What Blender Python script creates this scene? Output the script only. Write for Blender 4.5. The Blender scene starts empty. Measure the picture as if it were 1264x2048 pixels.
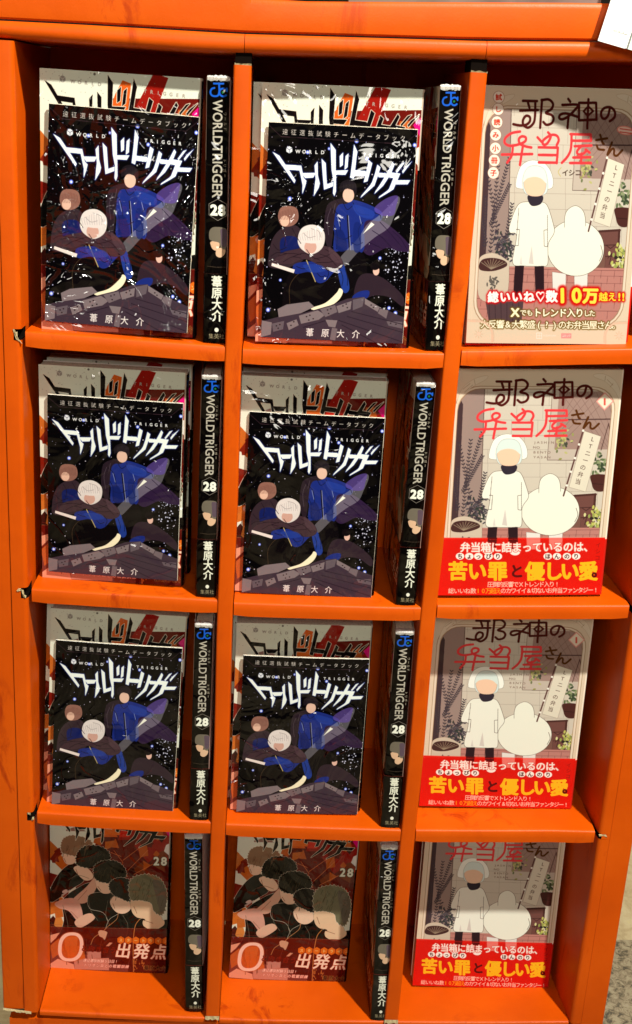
import bpy, math, random
import numpy as np
from mathutils import Vector, Matrix

# ------------------------------------------------------------------ camera, light, exposure
scene = bpy.context.scene
COL = scene.collection
cam_d = bpy.data.cameras.new('camera'); cam = bpy.data.objects.new('camera', cam_d); COL.objects.link(cam)
cam.location = (0.02206712, -0.84971945, 0.16703773)
cam.rotation_euler = (1.23836091, -0.05437202, -0.03215702)
cam_d.sensor_fit = 'VERTICAL'; cam_d.sensor_height = 24.0; cam_d.lens = 24.0 * 2400 / 2048
cam_d.clip_start = .01; cam_d.clip_end = 50
scene.camera = cam
world = bpy.data.worlds.new('World'); scene.world = world; world.use_nodes = True
bg = world.node_tree.nodes['Background']; bg.inputs[0].default_value = (1.0, .80, .58, 1); bg.inputs[1].default_value = .022
def lamp(name, loc, power, radius, color):
    d = bpy.data.lights.new(name, 'POINT'); d.energy = power; d.shadow_soft_size = radius; d.color = color
    o = bpy.data.objects.new(name, d); COL.objects.link(o); o.location = loc
lamp('key_or_floor_fill', (.62, -.84, 1.4), 285, .026, (1.0, .965, .86))
lamp('front_fill', (.12, -2.5, 1.0), 105, .30, (1.0, .95, .84))  # added soft fill from the front, no real fitting; lifts the shaded covers
lamp('key_or_floor_fill', (.9, 1.9, 1.7), 330, .06, (1.0, .90, .70))  # added unseen lamp behind the stand, brightens the floor there
scene.view_settings.view_transform = 'Standard'; scene.view_settings.look = 'None'
scene.view_settings.exposure = 0; scene.view_settings.gamma = 1
scene.cycles.max_bounces = 8; scene.cycles.diffuse_bounces = 5
try: scene.cycles.use_denoising = True
except Exception: pass
# ------------------------------------------------------------------ printed artwork (rasterised here, no files)
SS = 2
_glyph = {}
def glyph(s):
    """outline edges of a string in em units, from the built-in font"""
    if s in _glyph: return _glyph[s]
    c = bpy.data.curves.new('print_text', 'FONT'); c.body = s; c.resolution_u = 3
    o = bpy.data.objects.new('print_text', c); bpy.context.scene.collection.objects.link(o)
    dg = bpy.context.evaluated_depsgraph_get(); ev = o.evaluated_get(dg); me = ev.to_mesh()
    co = np.array([v.co[:2] for v in me.vertices]).reshape(-1, 2); cnt = {}
    for f in me.polygons:
        vs = f.vertices
        for i in range(len(vs)):
            a, b = vs[i], vs[(i + 1) % len(vs)]; k = (min(a, b), max(a, b)); cnt[k] = cnt.get(k, 0) + 1
    ed = np.array([k for k, n in cnt.items() if n % 2]).reshape(-1, 2)
    ev.to_mesh_clear(); bpy.data.objects.remove(o); bpy.data.curves.remove(c)
    r = (co, ed) if len(ed) else (np.zeros((1, 2)), np.zeros((0, 2), int))
    _glyph[s] = r
    return r

def homog(src, dst):
    A = []
    for (x, y), (u, v) in zip(src, dst):
        A.append([x, y, 1, 0, 0, 0, -u * x, -u * y, -u]); A.append([0, 0, 0, x, y, 1, -v * x, -v * y, -v])
    _, _, V = np.linalg.svd(np.array(A, float)); return V[-1].reshape(3, 3)

class Canvas:
    def __init__(s, w, h, bg, corners=None):
        s.w, s.h = w * SS, h * SS
        s.a = np.empty((s.h, s.w, 3), np.float32); s.a[:] = np.array(bg, np.float32) / 255
        s.clip = None
        s.frame(corners)
    def frame(s, corners=None, H=None):       # corners TL, TR, BL, BR of the sheet in the tracing's own units
        if H is not None: s.H = H; return
        if corners is None: corners = [(0, 0), (100, 0), (0, 100), (100, 100)]
        s.H = homog(corners, [(0, 0), (s.w, 0), (0, s.h), (s.w, s.h)]); s.o = (0, 0, 1)
    def zoom(s, x0, y0, k): s.o = (x0, y0, k); return s
    def m(s, P):
        P = np.asarray(P, float).reshape(-1, 2) / s.o[2] + [s.o[0], s.o[1]]
        q = np.c_[P, np.ones(len(P))] @ s.H.T
        return q[:, :2] / q[:, 2:]
    # a mask is (row, column, boolean block)
    def raster(s, E):
        E = np.asarray(E, float).reshape(-1, 4)
        if not len(E): return (0, 0, np.zeros((1, 1), bool))
        X, Y = E[:, [0, 2]], E[:, [1, 3]]
        ya, yb = int(np.clip(math.floor(Y.min()) - 1, 0, s.h)), int(np.clip(math.ceil(Y.max()) + 1, 0, s.h))
        xa, xb = int(np.clip(math.floor(X.min()) - 1, 0, s.w)), int(np.clip(math.ceil(X.max()) + 1, 0, s.w))
        if yb <= ya or xb <= xa: return (0, 0, np.zeros((1, 1), bool))
        T = np.zeros((yb - ya, xb - xa + 1), np.uint8)
        for x0, y0, x1, y1 in E.tolist():
            if y0 > y1: x0, y0, x1, y1 = x1, y1, x0, y0
            r0 = max(ya, math.ceil(y0 - .5)); r1 = min(yb, math.ceil(y1 - .5))
            if r1 <= r0: continue
            k = (x1 - x0) / (y1 - y0)
            if r1 - r0 == 1:
                T[r0 - ya, min(max(math.ceil(x0 + (r0 + .5 - y0) * k - .5) - xa, 0), xb - xa)] ^= 1
            else:
                r = np.arange(r0, r1); x = x0 + (r + .5 - y0) * k
                T[r - ya, np.clip(np.ceil(x - .5) - xa, 0, xb - xa).astype(int)] ^= 1
        return (ya, xa, (np.cumsum(T[:, :-1], 1) & 1).astype(bool))
    def union(s, Ms):
        Ms = [m for m in Ms if m[2].any()]
        if not Ms: return (0, 0, np.zeros((1, 1), bool))
        y0, x0 = min(m[0] for m in Ms), min(m[1] for m in Ms)
        y1, x1 = max(m[0] + m[2].shape[0] for m in Ms), max(m[1] + m[2].shape[1] for m in Ms)
        O = np.zeros((y1 - y0, x1 - x0), bool)
        for y, x, B in Ms: O[y - y0:y - y0 + B.shape[0], x - x0:x - x0 + B.shape[1]] |= B
        return (y0, x0, O)
    def pad(s, M, R):
        y, x, B = M; h, w = B.shape
        t, l, b, r = min(R, y), min(R, x), min(R, s.h - y - h), min(R, s.w - x - w)
        return (y - t, x - l, np.pad(B, ((t, max(b, 0)), (l, max(r, 0)))))
    def grow(s, M, r):
        if r <= 0: return M
        R = int(math.ceil(r)); y0, x0, S = s.pad(M, R); O = S.copy(); hh, ww = S.shape
        for dy in range(-R, R + 1):
            if abs(dy) > r + .3: continue
            d = int(math.sqrt(max(0, r * r - dy * dy)) + .3)
            for dx in range(-d, d + 1):
                if dy == 0 and dx == 0: continue
                O[max(0, dy):hh + min(0, dy), max(0, dx):ww + min(0, dx)] |= S[max(0, -dy):hh + min(0, -dy), max(0, -dx):ww + min(0, -dx)]
        return (y0, x0, O)
    def put(s, M, col, al=1.0):
        y, x, B = M; h, w = B.shape
        if s.clip is not None:
            cy, cx, C = s.clip; K = np.zeros((h, w), bool)
            a, b, c, d = max(y, cy), min(y + h, cy + C.shape[0]), max(x, cx), min(x + w, cx + C.shape[1])
            if b > a and d > c: K[a - y:b - y, c - x:d - x] = C[a - cy:b - cy, c - cx:d - cx]
            B = B & K
        V = s.a[y:y + h, x:x + w]; V[B] = V[B] * (1 - al) + np.array(col, np.float32) / 255 * al
    def blur_put(s, M, col, r, al=1.0):
        y, x, B = s.pad(M, 3 * r); F = B.astype(np.float32)
        for ax in (0, 1):
            for _ in range(2):
                c = np.cumsum(np.pad(F, [(r + 1, r) if k == ax else (0, 0) for k in (0, 1)]), ax)
                F = (np.take(c, range(2 * r + 1, c.shape[ax]), ax) - np.take(c, range(0, c.shape[ax] - 2 * r - 1), ax)) / (2 * r + 1)
        F = (F * al)[..., None]; h, w = B.shape
        s.a[y:y + h, x:x + w] = s.a[y:y + h, x:x + w] * (1 - F) + np.array(col, np.float32) / 255 * F
    def poly(s, P, col, al=1.0, edge=None, ew=1.0):
        Q = s.m(P); M = s.raster(np.c_[Q, np.roll(Q, -1, 0)])
        if edge is not None: s.put(s.grow(M, ew), edge)
        s.put(M, col, al); return M
    def smooth(s, P, n=6):
        P = np.asarray(P, float); out = []; N = len(P)
        for i in range(N):
            a, b, c, d = P[i - 1], P[i], P[(i + 1) % N], P[(i + 2) % N]
            for t in np.arange(n) / n:
                out.append(.5 * (2 * b + (c - a) * t + (2 * a - 5 * b + 4 * c - d) * t * t + (3 * b - a - 3 * c + d) * t ** 3))
        return np.array(out)
    def blob(s, P, col, al=1.0, edge=None, ew=1.0): return s.poly(s.smooth(P), col, al, edge, ew)
    def oval(s, cx, cy, rx, ry, col, al=1.0, rot=0, edge=None, ew=1.0, n=40):
        t = np.arange(n) / n * 2 * math.pi; c, d = math.cos(rot), math.sin(rot)
        x, y = rx * np.cos(t), ry * np.sin(t)
        return s.poly(np.c_[cx + x * c - y * d, cy + x * d + y * c], col, al, edge, ew)
    def line(s, P, wd, col, al=1.0, curve=False):
        P = np.asarray(P, float)
        if curve and len(P) > 2:
            Q = np.vstack([2 * P[0] - P[1], P, 2 * P[-1] - P[-2]]); out = []
            for i in range(1, len(Q) - 2):
                a, b, c, d = Q[i - 1:i + 3]
                for t in np.arange(8) / 8:
                    out.append(.5 * (2 * b + (c - a) * t + (2 * a - 5 * b + 4 * c - d) * t * t + (3 * b - a - 3 * c + d) * t ** 3))
            P = np.array(out + [P[-1]])
        Ms = []
        for a, b in zip(P[:-1], P[1:]):
            d = b - a; L = np.hypot(*d)
            if L < 1e-6: continue
            nrm = np.array([-d[1], d[0]]) / L * wd / 2
            Q = s.m([a + nrm, b + nrm, b - nrm, a - nrm]); Ms.append(s.raster(np.c_[Q, np.roll(Q, -1, 0)]))
        if wd * s.unit(P[0]) > 3:
            t = np.arange(12) / 12 * 2 * math.pi
            for a in P:
                Q = s.m(np.c_[a[0] + wd / 2 * np.cos(t), a[1] + wd / 2 * np.sin(t)]); Ms.append(s.raster(np.c_[Q, np.roll(Q, -1, 0)]))
        M = s.union(Ms); s.put(M, col, al); return M
    def unit(s, p):
        q = s.m([p, (p[0] + 1, p[1])]); return float(np.hypot(*(q[1] - q[0])))
    def tmask(s, items):                      # items: (co, edges) already in tracing units
        E = []
        for co, ed in items:
            if len(ed):
                q = s.m(co); E.append(np.c_[q[ed[:, 0]], q[ed[:, 1]]])
        return s.raster(np.vstack(E)) if E else s.raster([])
    def row(s, txt, p0, p1, size, col, bold=0, vertical=False, shear=0, outline=None, ow=0, al=1.0, rot=None, xs=1.0):
        p0, p1 = np.array(p0, float), np.array(p1, float); n = len(txt); it = []
        ang = math.atan2(p1[1] - p0[1], p1[0] - p0[0]) - (math.pi / 2 if vertical else 0)
        if rot is not None: ang = rot
        c, d = math.cos(ang), math.sin(ang)
        for i, ch in enumerate(txt):
            if ch == ' ': continue
            co, ed = glyph(ch)
            if not len(ed): continue
            lat = ord(ch) < 0x2000
            cx = (co[:, 0].min() + co[:, 0].max()) / 2 if (lat or ch == '♡') else .5
            g = np.c_[(co[:, 0] - cx) * xs, -(co[:, 1] - (.36 if lat or ch == '♡' else .38))]
            g[:, 0] += -g[:, 1] * shear; g = g * size
            pc = p0 + (p1 - p0) * (i / max(1, n - 1))
            it.append((np.c_[pc[0] + g[:, 0] * c - g[:, 1] * d, pc[1] + g[:, 0] * d + g[:, 1] * c], ed))
        M = s.tmask(it); k = s.unit(p0) * size
        if bold: M = s.grow(M, bold * k)
        if outline is not None: s.put(s.grow(M, ow * k), outline)
        s.put(M, col, al); return M
    def fit(s, txt, bl, br, tl, col, bold=0, outline=None, ow=0, al=1.0):
        co, ed = glyph(txt); bl, br, tl = (np.array(q, float) for q in (bl, br, tl))
        mn, mx = co.min(0), co.max(0); u = (co - mn) / (mx - mn)
        M = s.tmask([(bl + u[:, :1] * (br - bl) + u[:, 1:] * (tl - bl), ed)])
        if bold: M = s.grow(M, bold)
        if outline is not None: s.put(s.grow(M, ow), outline)
        s.put(M, col, al); return M
    def image(s, name):
        a = s.a.reshape(s.h // SS, SS, s.w // SS, SS, 3).mean((1, 3))[::-1]
        im = bpy.data.images.new(name, s.w // SS, s.h // SS)
        px = np.ones((s.h // SS, s.w // SS, 4), np.float32); px[..., :3] = np.clip(a, 0, 1)
        im.pixels.foreach_set(px.ravel()); im.update(); im.pack()
        return im

R1 = (480, 800, 4.0774)
LOGO = [  # katakana title strokes
 [(103,315),(152,341),(197,402),(312,409),(325,470),(330,492),(350,512),(340,550),(320,602),(322,540),(300,441),(222,436),(270,508),(262,528),(180,418)],
 [(322,459),(418,458),(410,474),(400,490),(340,493),(330,478)],
 [(410,408),(432,380),(434,475),(448,530),(440,560),(404,616),(412,540),(418,500)],
 [(462,362),(492,392),(500,537),(548,520),(545,550),(480,573),(470,470)],
 [(528,255),(566,302),(566,443),(658,441),(638,472),(568,470),(568,585),(556,617),(546,598),(552,520),(536,440)],
 [(596,345),(621,320),(619,405),(598,420)], [(640,345),(661,326),(655,420),(632,438)],
 [(703,265),(728,315),(722,345),(710,442),(788,447),(796,460),(782,481),(706,474),(699,501),(674,491),(690,380)],
 [(813,375),(839,393),(829,429),(803,517),(775,525),(795,450)],
 [(878,404),(901,422),(883,476),(855,548),(829,569),(751,631),(759,615),(824,545),(839,522),(860,466)],
 [(886,459),(950,465),(994,388),(1007,406),(984,458),(1051,466),(1038,494),(999,574),(963,595),(887,635),(893,623),(953,584),(968,569),(999,497),(963,491),(922,548),(855,605),(865,584),(891,551),(932,491),(888,490),(880,473)],
 [(1018,452),(1061,398),(1087,389),(1025,463)], [(1066,450),(1087,424),(1141,382),(1071,465)],
 [(1017,512),(1127,513),(1107,540),(1020,540),(1009,525)]]
BOOKLET_C = [(498.5, 828), (770.7, 840), (484.6, 1183.8), (742, 1203.7)]

def cube(c, x, y, r, col, line):
    P = [(x + r * math.sin(k * math.pi / 3), y - r * math.cos(k * math.pi / 3)) for k in range(6)]
    c.poly(P, col)
    for k in (1, 3, 5): c.line([(x, y), P[k]], r * .13, line)

def art_booklet():
    c = Canvas(520, 740, (2, 1, 3), BOOKLET_C); rnd = random.Random(7)
    # stars
    def star(x, y, r, col): c.oval(x, y, r, r, col, n=10)
    for _ in range(330):
        x, y = rnd.uniform(486, 770), rnd.uniform(842, 1160)
        star(x, y, rnd.choice([.45, .6, .8, 1.1]), rnd.choice([(150,140,160), (215,205,220), (190,190,235)]))
    for _ in range(64):
        x, y = rnd.gauss(724, 17), rnd.gauss(1078, 22); star(x, y, rnd.choice([.4, .5, .8, 1.2, 1.6]), (205, 205, 230))
    for _ in range(70):
        x, y = rnd.gauss(740, 14), rnd.gauss(1040, 7); star(x, y, rnd.choice([.5, .8, 1.3]), (205, 205, 235))
    for x, y, r in [(657,859,3.2),(568,878,2.6),(676,889,2.8),(765,866,3),(536,955,3),(681,1047,3.2),(700,1057,2.3),(497,1139,3),(519,1090,1.9),(525,1062,1.8),(717,1142,2.6),(729,1151,3),(607,872,2),(630,940,1.8)]:
        star(x, y, r + .8, (90, 110, 230)); star(x, y, r * .75, (225, 235, 255))
    # plain stand-in artwork: faceless seated and standing shapes in dark capes and blue jackets
    cape, cape2, blue, blue2 = (50, 36, 44), (38, 26, 36), (26, 42, 122), (18, 28, 88)
    c.blob([(498,1050),(505,1022),(522,1004),(548,1000),(560,1020),(562,1055),(530,1070),(500,1068)], cape)          # left sitter
    c.blob([(520,1022),(548,1020),(552,1052),(524,1056)], blue2)
    c.blob([(515,985),(520,970),(535,967),(549,972),(551,990),(540,1000),(522,1000)], (140, 96, 84)); c.oval(527, 992, 8, 9, (225, 182, 160))
    c.blob([(664,985),(700,992),(728,1010),(752,1032),(757,1046),(735,1046),(712,1040),(680,1052),(662,1030)], (44, 26, 58))  # cloak
    c.blob([(606,975),(625,960),(652,958),(684,968),(704,980),(700,994),(672,996),(668,1046),(618,1046),(616,1010),(602,1000)], blue)
    c.blob([(602,970),(620,957),(646,955),(640,964),(620,972),(610,1040),(598,1016)], cape2)
    c.line([(640,984),(644,1044)], 2.2, (20, 16, 26)); c.line([(642,984),(646,1044)], .7, (200, 195, 190))
    c.line([(622,984),(626,1002)], 1, (140,150,190)); c.line([(662,984),(666,1000)], 1, (140,150,190))
    c.blob([(626,940),(630,928),(644,924),(656,932),(656,948),(644,944)], (26, 20, 26)); c.oval(642, 950, 10.5, 12, (226, 186, 166)); c.blob([(626,944),(631,929),(645,926),(657,934),(655,943),(640,939)], (26, 20, 26))
    c.blob([(612,1048),(668,1048),(676,1100),(668,1140),(640,1140),(620,1090)], (10, 6, 10))
    # pale translucent ribbon
    c.blob([(626,1056),(660,1022),(676,1000),(698,985),(722,964),(734,953),(737,962),(727,985),(716,1006),(690,1022),(664,1042),(634,1070)], (150, 146, 156), .55)
    c.blob([(690,972),(712,956),(733,952),(730,970),(724,985),(700,984)], (96, 72, 160), .7)
    c.poly([(668,1016),(684,996),(690,1000),(676,1010)], (240, 240, 225))
    # front sitter
    c.blob([(530,1150),(524,1110),(538,1078),(570,1072),(600,1092),(636,1086),(650,1104),(640,1140),(580,1150)], (9, 5, 8))
    c.line([(536,1132),(536,1100),(552,1080),(572,1076)], .9, (90, 66, 40), .8, curve=True)
    c.blob([(544,1064),(578,1060),(612,1066),(634,1070),(640,1098),(632,1108),(622,1076),(600,1094),(585,1095),(572,1078),(546,1080)], blue)
    c.blob([(622,1072),(634,1068),(644,1106),(632,1112)], (30, 56, 140))
    c.line([(566,1058),(582,1094)], 1.6, (190, 170, 110))
    c.blob([(506,1058),(524,1044),(552,1038),(560,1034),(598,1034),(622,1048),(632,1064),(626,1074),(606,1076),(580,1062),(560,1056),(536,1064),(508,1062)], (62, 42, 50), edge=(22, 12, 20), ew=1.2)
    c.line([(580,1056),(600,1052),(616,1044)], .9, (30,18,26), curve=True); c.line([(584,1062),(606,1062),(624,1058)], .9, (30,18,26), curve=True); c.line([(540,1052),(560,1046),(572,1050)], .9, (30,18,26), curve=True)
    c.blob([(551,1020),(556,1006),(570,999),(586,1001),(598,1012),(598,1030),(590,1042),(574,1048),(558,1040),(551,1030)], (222, 212, 208)); c.oval(573, 1036, 11, 11, (206, 160, 146))
    c.blob([(551,1022),(556,1006),(570,999),(586,1001),(598,1014),(592,1028),(578,1030),(562,1028)], (226, 216, 212))
    c.line([(560,1012),(570,1020),(582,1018)], .8, (150,140,140), curve=True); c.line([(574,1005),(588,1010),(592,1020)], .8, (150,140,140), curve=True)
    # ink folds, seams and shading strokes on the plain shapes
    ink = (12, 8, 14)
    def fold(P, w_=.8, col=ink): c.line(P, w_, col, curve=True)
    for P in ([(612,972),(624,985),(628,1010)], [(650,962),(660,980),(680,984)], [(668,996),(660,1010),(664,1030)], [(620,1020),(634,1024),(648,1018)], [(616,1000),(622,1018),(620,1040)], [(690,980),(700,984),(702,990)], [(632,962),(640,974),(652,966)], [(648,1030),(658,1034),(668,1030)]): fold(P)
    for P in ([(548,1068),(560,1072),(570,1070)], [(600,1070),(606,1080),(602,1090)], [(628,1076),(632,1090),(630,1102)], [(585,1080),(592,1086),(600,1084)], [(636,1074),(640,1088),(640,1102)]): fold(P)
    for P in ([(506,1030),(516,1040),(530,1036)], [(540,1004),(548,1018),(556,1030)], [(502,1050),(514,1044),(530,1046)], [(522,1008),(528,1020),(526,1034)]): fold(P, .9, (26, 16, 24))
    for P in ([(700,996),(716,1012),(740,1038)], [(686,1010),(704,1022),(722,1040)], [(724,1012),(738,1024),(750,1042)], [(680,1030),(694,1036),(706,1042)]): fold(P, 1.0, (26, 14, 40))
    for P in ([(515,1050),(535,1046),(556,1048)], [(600,1040),(616,1050),(628,1066)], [(590,1048),(606,1054),(620,1068)], [(524,1060),(540,1052),(556,1054)], [(566,1040),(576,1052),(590,1058)]): fold(P, 1.0, (34, 20, 28))
    for P in ([(610,972),(604,990),(606,1016)], [(618,964),(614,980)]): fold(P, .8, (84, 70, 84))
    c.blob([(650,966),(676,972),(690,980),(684,990),(660,984)], (34, 58, 150), .8); c.blob([(618,1012),(632,1010),(640,1040),(622,1042)], (16, 28, 92), .8); c.blob([(652,1000),(664,1000),(664,1042),(652,1042)], (18, 32, 100), .7)
    c.blob([(560,1066),(590,1066),(600,1076),(574,1078)], (34, 60, 150), .7); c.blob([(606,1036),(624,1050),(630,1064),(612,1058)], (80, 58, 66), .7)
    for k in range(12):
        x = 518 + k * 2.7; fold([(x, 972 + abs(k - 6) * .8), (x - 1, 982), (x + 1, 990)], .6, (104, 66, 58))
    for k in range(9): fold([(634 + k * 2.6, 927 + abs(k - 4) * .8), (633 + k * 2.7, 935), (634 + k * 2.6, 941)], .5, (52, 44, 56))
    for k in range(10):
        x = 555 + k * 4.2; fold([(x, 1006 + abs(k - 5) * 1.6), (x - 1.5 + k * .3, 1016), (x + 1, 1025)], .6, (168, 158, 160))
    # lower right sitter and plain bars
    c.blob([(652,1118),(660,1090),(676,1082),(700,1088),(722,1102),(744,1124),(742,1140),(718,1124),(690,1120),(664,1128)], (46, 32, 42))
    c.blob([(650,1120),(664,1112),(680,1112),(676,1124),(652,1128)], blue); c.oval(693, 1078, 6, 8, (228, 184, 168)); c.oval(691, 1070, 9, 7, (14, 8, 12))
    c.poly([(504,1061),(545,1073),(543,1079),(503,1066)], (236, 222, 216))
    c.blob([(574,1138),(600,1130),(620,1114),(626,1106),(632,1112),(624,1126),(604,1138),(584,1142)], (250, 240, 205))
    # rubble
    G = [(126, 112, 116), (112, 98, 104), (98, 86, 94)]
    c.poly([(484,1158),(520,1150),(560,1146),(610,1134),(640,1124),(668,1122),(700,1140),(748,1160),(748,1210),(480,1200)], (62, 48, 60))
    for P in [[(514,1138),(530,1131),(570,1127),(580,1136),(556,1146),(516,1152)], [(486,1156),(504,1160),(502,1180),(484,1184)], [(504,1162),(526,1158),(524,1172),(506,1176)],
              [(530,1162),(548,1156),(552,1166),(534,1174)], [(552,1150),(586,1142),(600,1150),(588,1158),(556,1164)], [(590,1140),(618,1134),(622,1146),(600,1154)],
              [(620,1136),(648,1128),(646,1142),(624,1148)], [(650,1126),(672,1122),(668,1138),(650,1144)], [(672,1124),(700,1140),(696,1148),(672,1134)], [(700,1142),(716,1146),(712,1160),(696,1150)],
              [(600,1158),(622,1160),(618,1172),(606,1170)], [(612,1172),(622,1174),(618,1194),(608,1192)], [(712,1164),(742,1166),(742,1178),(716,1172)]]:
        c.poly(P, rnd.choice(G), edge=(40, 28, 36), ew=1.2)
    for x, y in [(512,1166),(518,1164),(515,1170),(538,1166),(543,1160),(566,1152),(572,1150),(578,1156),(570,1158),(604,1142),(610,1140),(606,1148),(632,1136),(638,1133),(640,1139),(684,1136),(688,1140),(720,1168),(730,1170)]:
        c.oval(x, y, 1.5, 1.2, (40, 28, 32), n=8)
    for a, b in [((624,1160),(740,1200)), ((640,1154),(748,1186)), ((630,1168),(700,1204)), ((560,1170),(600,1160)), ((648,1146),(748,1172))]: c.line([a, b], 1.2, (38, 26, 38))
    c.zoom(*R1)
    # title
    M = c.union([c.raster(np.c_[c.m(P), np.roll(c.m(P), -1, 0)]) for P in LOGO])
    c.blur_put(c.grow(M, 5), (22, 26, 120), 5, .95); c.put(c.grow(M, 1), (150, 190, 240)); 
    for P in LOGO: c.poly(P, (238, 246, 240))
    cube(c, 225, 301, 25, (225, 230, 235), (60, 60, 90))
    c.row('WORLD', (288, 312), (470, 318), 34, (232, 232, 232), .05); c.row('TRIGGER', (783, 335), (1038, 348), 34, (232, 232, 232), .05)
    c.poly([(70,118),(1192,168),(1170,196),(1084,262),(165,212),(70,132)], (4, 2, 4), .6)
    c.line([(70,128),(165,212),(1084,262),(1182,186)], 1.6, (110, 70, 84))
    c.row('遠征選抜試験チームデータブック', (195, 179), (1070, 222), 42, (236, 226, 216), .012)
    c.zoom(470, 1000, 4.0774)
    c.row('葦原大介', (415, 728), (757, 752), 60, (228, 222, 218), .02)
    return c

def shards(c, rnd, x0, x1, y0, y1, n, cols):
    for _ in range(n):
        x, y, r = rnd.uniform(x0, x1), rnd.uniform(y0, y1), rnd.uniform(5, 17); k = rnd.choice([3, 4, 4, 5]); a0 = rnd.uniform(0, 6)
        c.poly([(x + r * math.cos(a0 + i * 6.283 / k), y + r * 1.2 * math.sin(a0 + i * 6.283 / k)) for i in range(k)], rnd.choice(cols))

COMIC_C = [(93.3, 1602.2), (338.1, 1614.0), (95.8, 1935.9), (328.7, 1946.2)]
def art_comic():
    c = Canvas(540, 850, (222, 226, 208), COMIC_C); rnd = random.Random(3)
    # red and orange collage
    c.poly([(93,1745),(118,1752),(135,1768),(128,1800),(93,1772)], (120, 22, 10)); c.poly([(93,1700),(150,1728),(140,1760),(93,1716)], (196, 96, 26))
    c.poly([(93,1788),(120,1795),(118,1822),(93,1830)], (200, 110, 40))
    c.poly([(204,1640),(338,1640),(338,1800),(150,1800),(140,1740),(180,1700)], (100, 16, 8))
    c.poly([(205,1650),(226,1648),(224,1690),(204,1700)], (190, 96, 30)); c.poly([(262,1690),(300,1670),(338,1660),(338,1690),(290,1725)], (150, 22, 14))
    shards(c, rnd, 190, 335, 1665, 1790, 42, [(150,30,14),(92,20,10),(186,86,26),(64,14,10),(122,50,18)])
    shards(c, rnd, 94, 112, 1690, 1930, 16, [(190,100,36),(120,30,14),(60,16,12),(205,130,60)])
    for a, b in [((222,1700),(240,1724)),((240,1724),(236,1748)),((240,1720),(280,1690)),((250,1740),(290,1700)),((236,1712),(216,1704)),((262,1748),(300,1728)),((250,1752),(236,1740))]: c.line([a, b], 1, (214, 120, 70))
    c.poly([(326,1690),(338,1684),(338,1716),(322,1702)], (230, 222, 215)); c.poly([(328,1655),(338,1648),(338,1668)], (214, 20, 110))
    # frosted portrait collage replaced by plain overlapping heads and shirts
    k, ln = (8, 6, 5), (236, 226, 204)
    def person(hair, hc, face, fc, body):
        c.blob(body, k, edge=ln, ew=3.2); c.blob(face, fc, edge=(60, 40, 30), ew=1)
        P = c.smooth(hair, 9); m0 = P.mean(0); r_ = random.Random(int(m0[0])); amp = np.array([1 + (.055 if i % 3 == 0 else -.02) * r_.uniform(.4, 1.3) for i in range(len(P))])
        c.poly(m0 + (P - m0) * amp[:, None], hc, edge=ln, ew=3)
    sk = (236, 200, 172); k = (8, 6, 5)
    person([(116,1690),(122,1676),(140,1670),(168,1676),(180,1690),(164,1706),(150,1712),(128,1708),(118,1704)], (140, 108, 82), [(122,1704),(138,1704),(146,1714),(142,1726),(128,1728),(120,1716)], sk, [(92,1790),(100,1766),(118,1740),(140,1726),(160,1734),(162,1760),(140,1776),(112,1796),(96,1804)])
    person([(146,1716),(152,1700),(172,1690),(200,1694),(214,1708),(212,1728),(196,1740),(172,1736),(150,1730)], (16, 12, 7), [(142,1734),(158,1730),(176,1742),(180,1756),(164,1760),(146,1744)], sk, [(120,1800),(150,1775),(178,1764),(220,1770),(240,1830),(240,1900),(118,1900),(122,1840)])
    c.blob([(138,1800),(166,1774),(184,1754),(190,1768),(170,1802),(150,1806)], (216, 170, 146)); c.blob([(104,1806),(128,1796),(150,1800),(160,1830),(150,1842),(132,1822),(112,1816)], (210, 158, 140)); c.blob([(144,1842),(160,1830),(176,1826),(184,1836),(162,1852),(148,1852)], (220, 176, 150))
    person([(181,1742),(186,1728),(204,1720),(228,1722),(244,1736),(246,1752),(226,1764),(200,1764),(184,1756)], (20, 16, 9), [(186,1758),(204,1764),(218,1770),(216,1784),(200,1786),(188,1774)], sk, [(172,1790),(200,1784),(230,1792),(236,1826),(226,1900),(206,1830),(174,1816)])
    person([(212,1772),(218,1760),(236,1754),(256,1762),(260,1784),(254,1802),(236,1796),(220,1788)], (16, 11, 9), [(216,1796),(232,1790),(250,1800),(256,1816),(244,1826),(228,1824),(216,1810)], sk, [(208,1850),(226,1830),(262,1818),(300,1850),(300,1920),(200,1920)])
    person([(252,1770),(262,1754),(284,1748),(306,1752),(320,1764),(328,1786),(326,1812),(318,1830),(302,1822),(296,1806),(276,1800),(256,1798)], (112, 108, 82), [(256,1800),(274,1800),(296,1804),(306,1818),(318,1836),(318,1850),(302,1856),(282,1850),(284,1838),(268,1834),(258,1822)], (232, 196, 160), [(258,1900),(266,1850),(282,1836),(300,1852),(322,1840),(332,1852),(332,1950),(256,1950)])
    c.blob([(300,1760),(320,1766),(327,1790),(325,1812),(316,1826),(308,1800)], (92, 80, 74), .6)
    c.blob([(282,1840),(302,1856),(320,1840),(322,1850),(302,1860),(282,1852)], (232, 196, 160))
    c.line([(262,1800),(272,1790)], .9, (70, 64, 50)); c.line([(280,1760),(272,1780)], 1, (80, 78, 60)); c.line([(296,1758),(290,1786)], 1, (80, 78, 60))
    c.line([(118,1790),(134,1780)], 2.4, (200,180,170)); c.oval(124, 1782, 6, 3, (214, 190, 180), rot=-.4)
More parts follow.
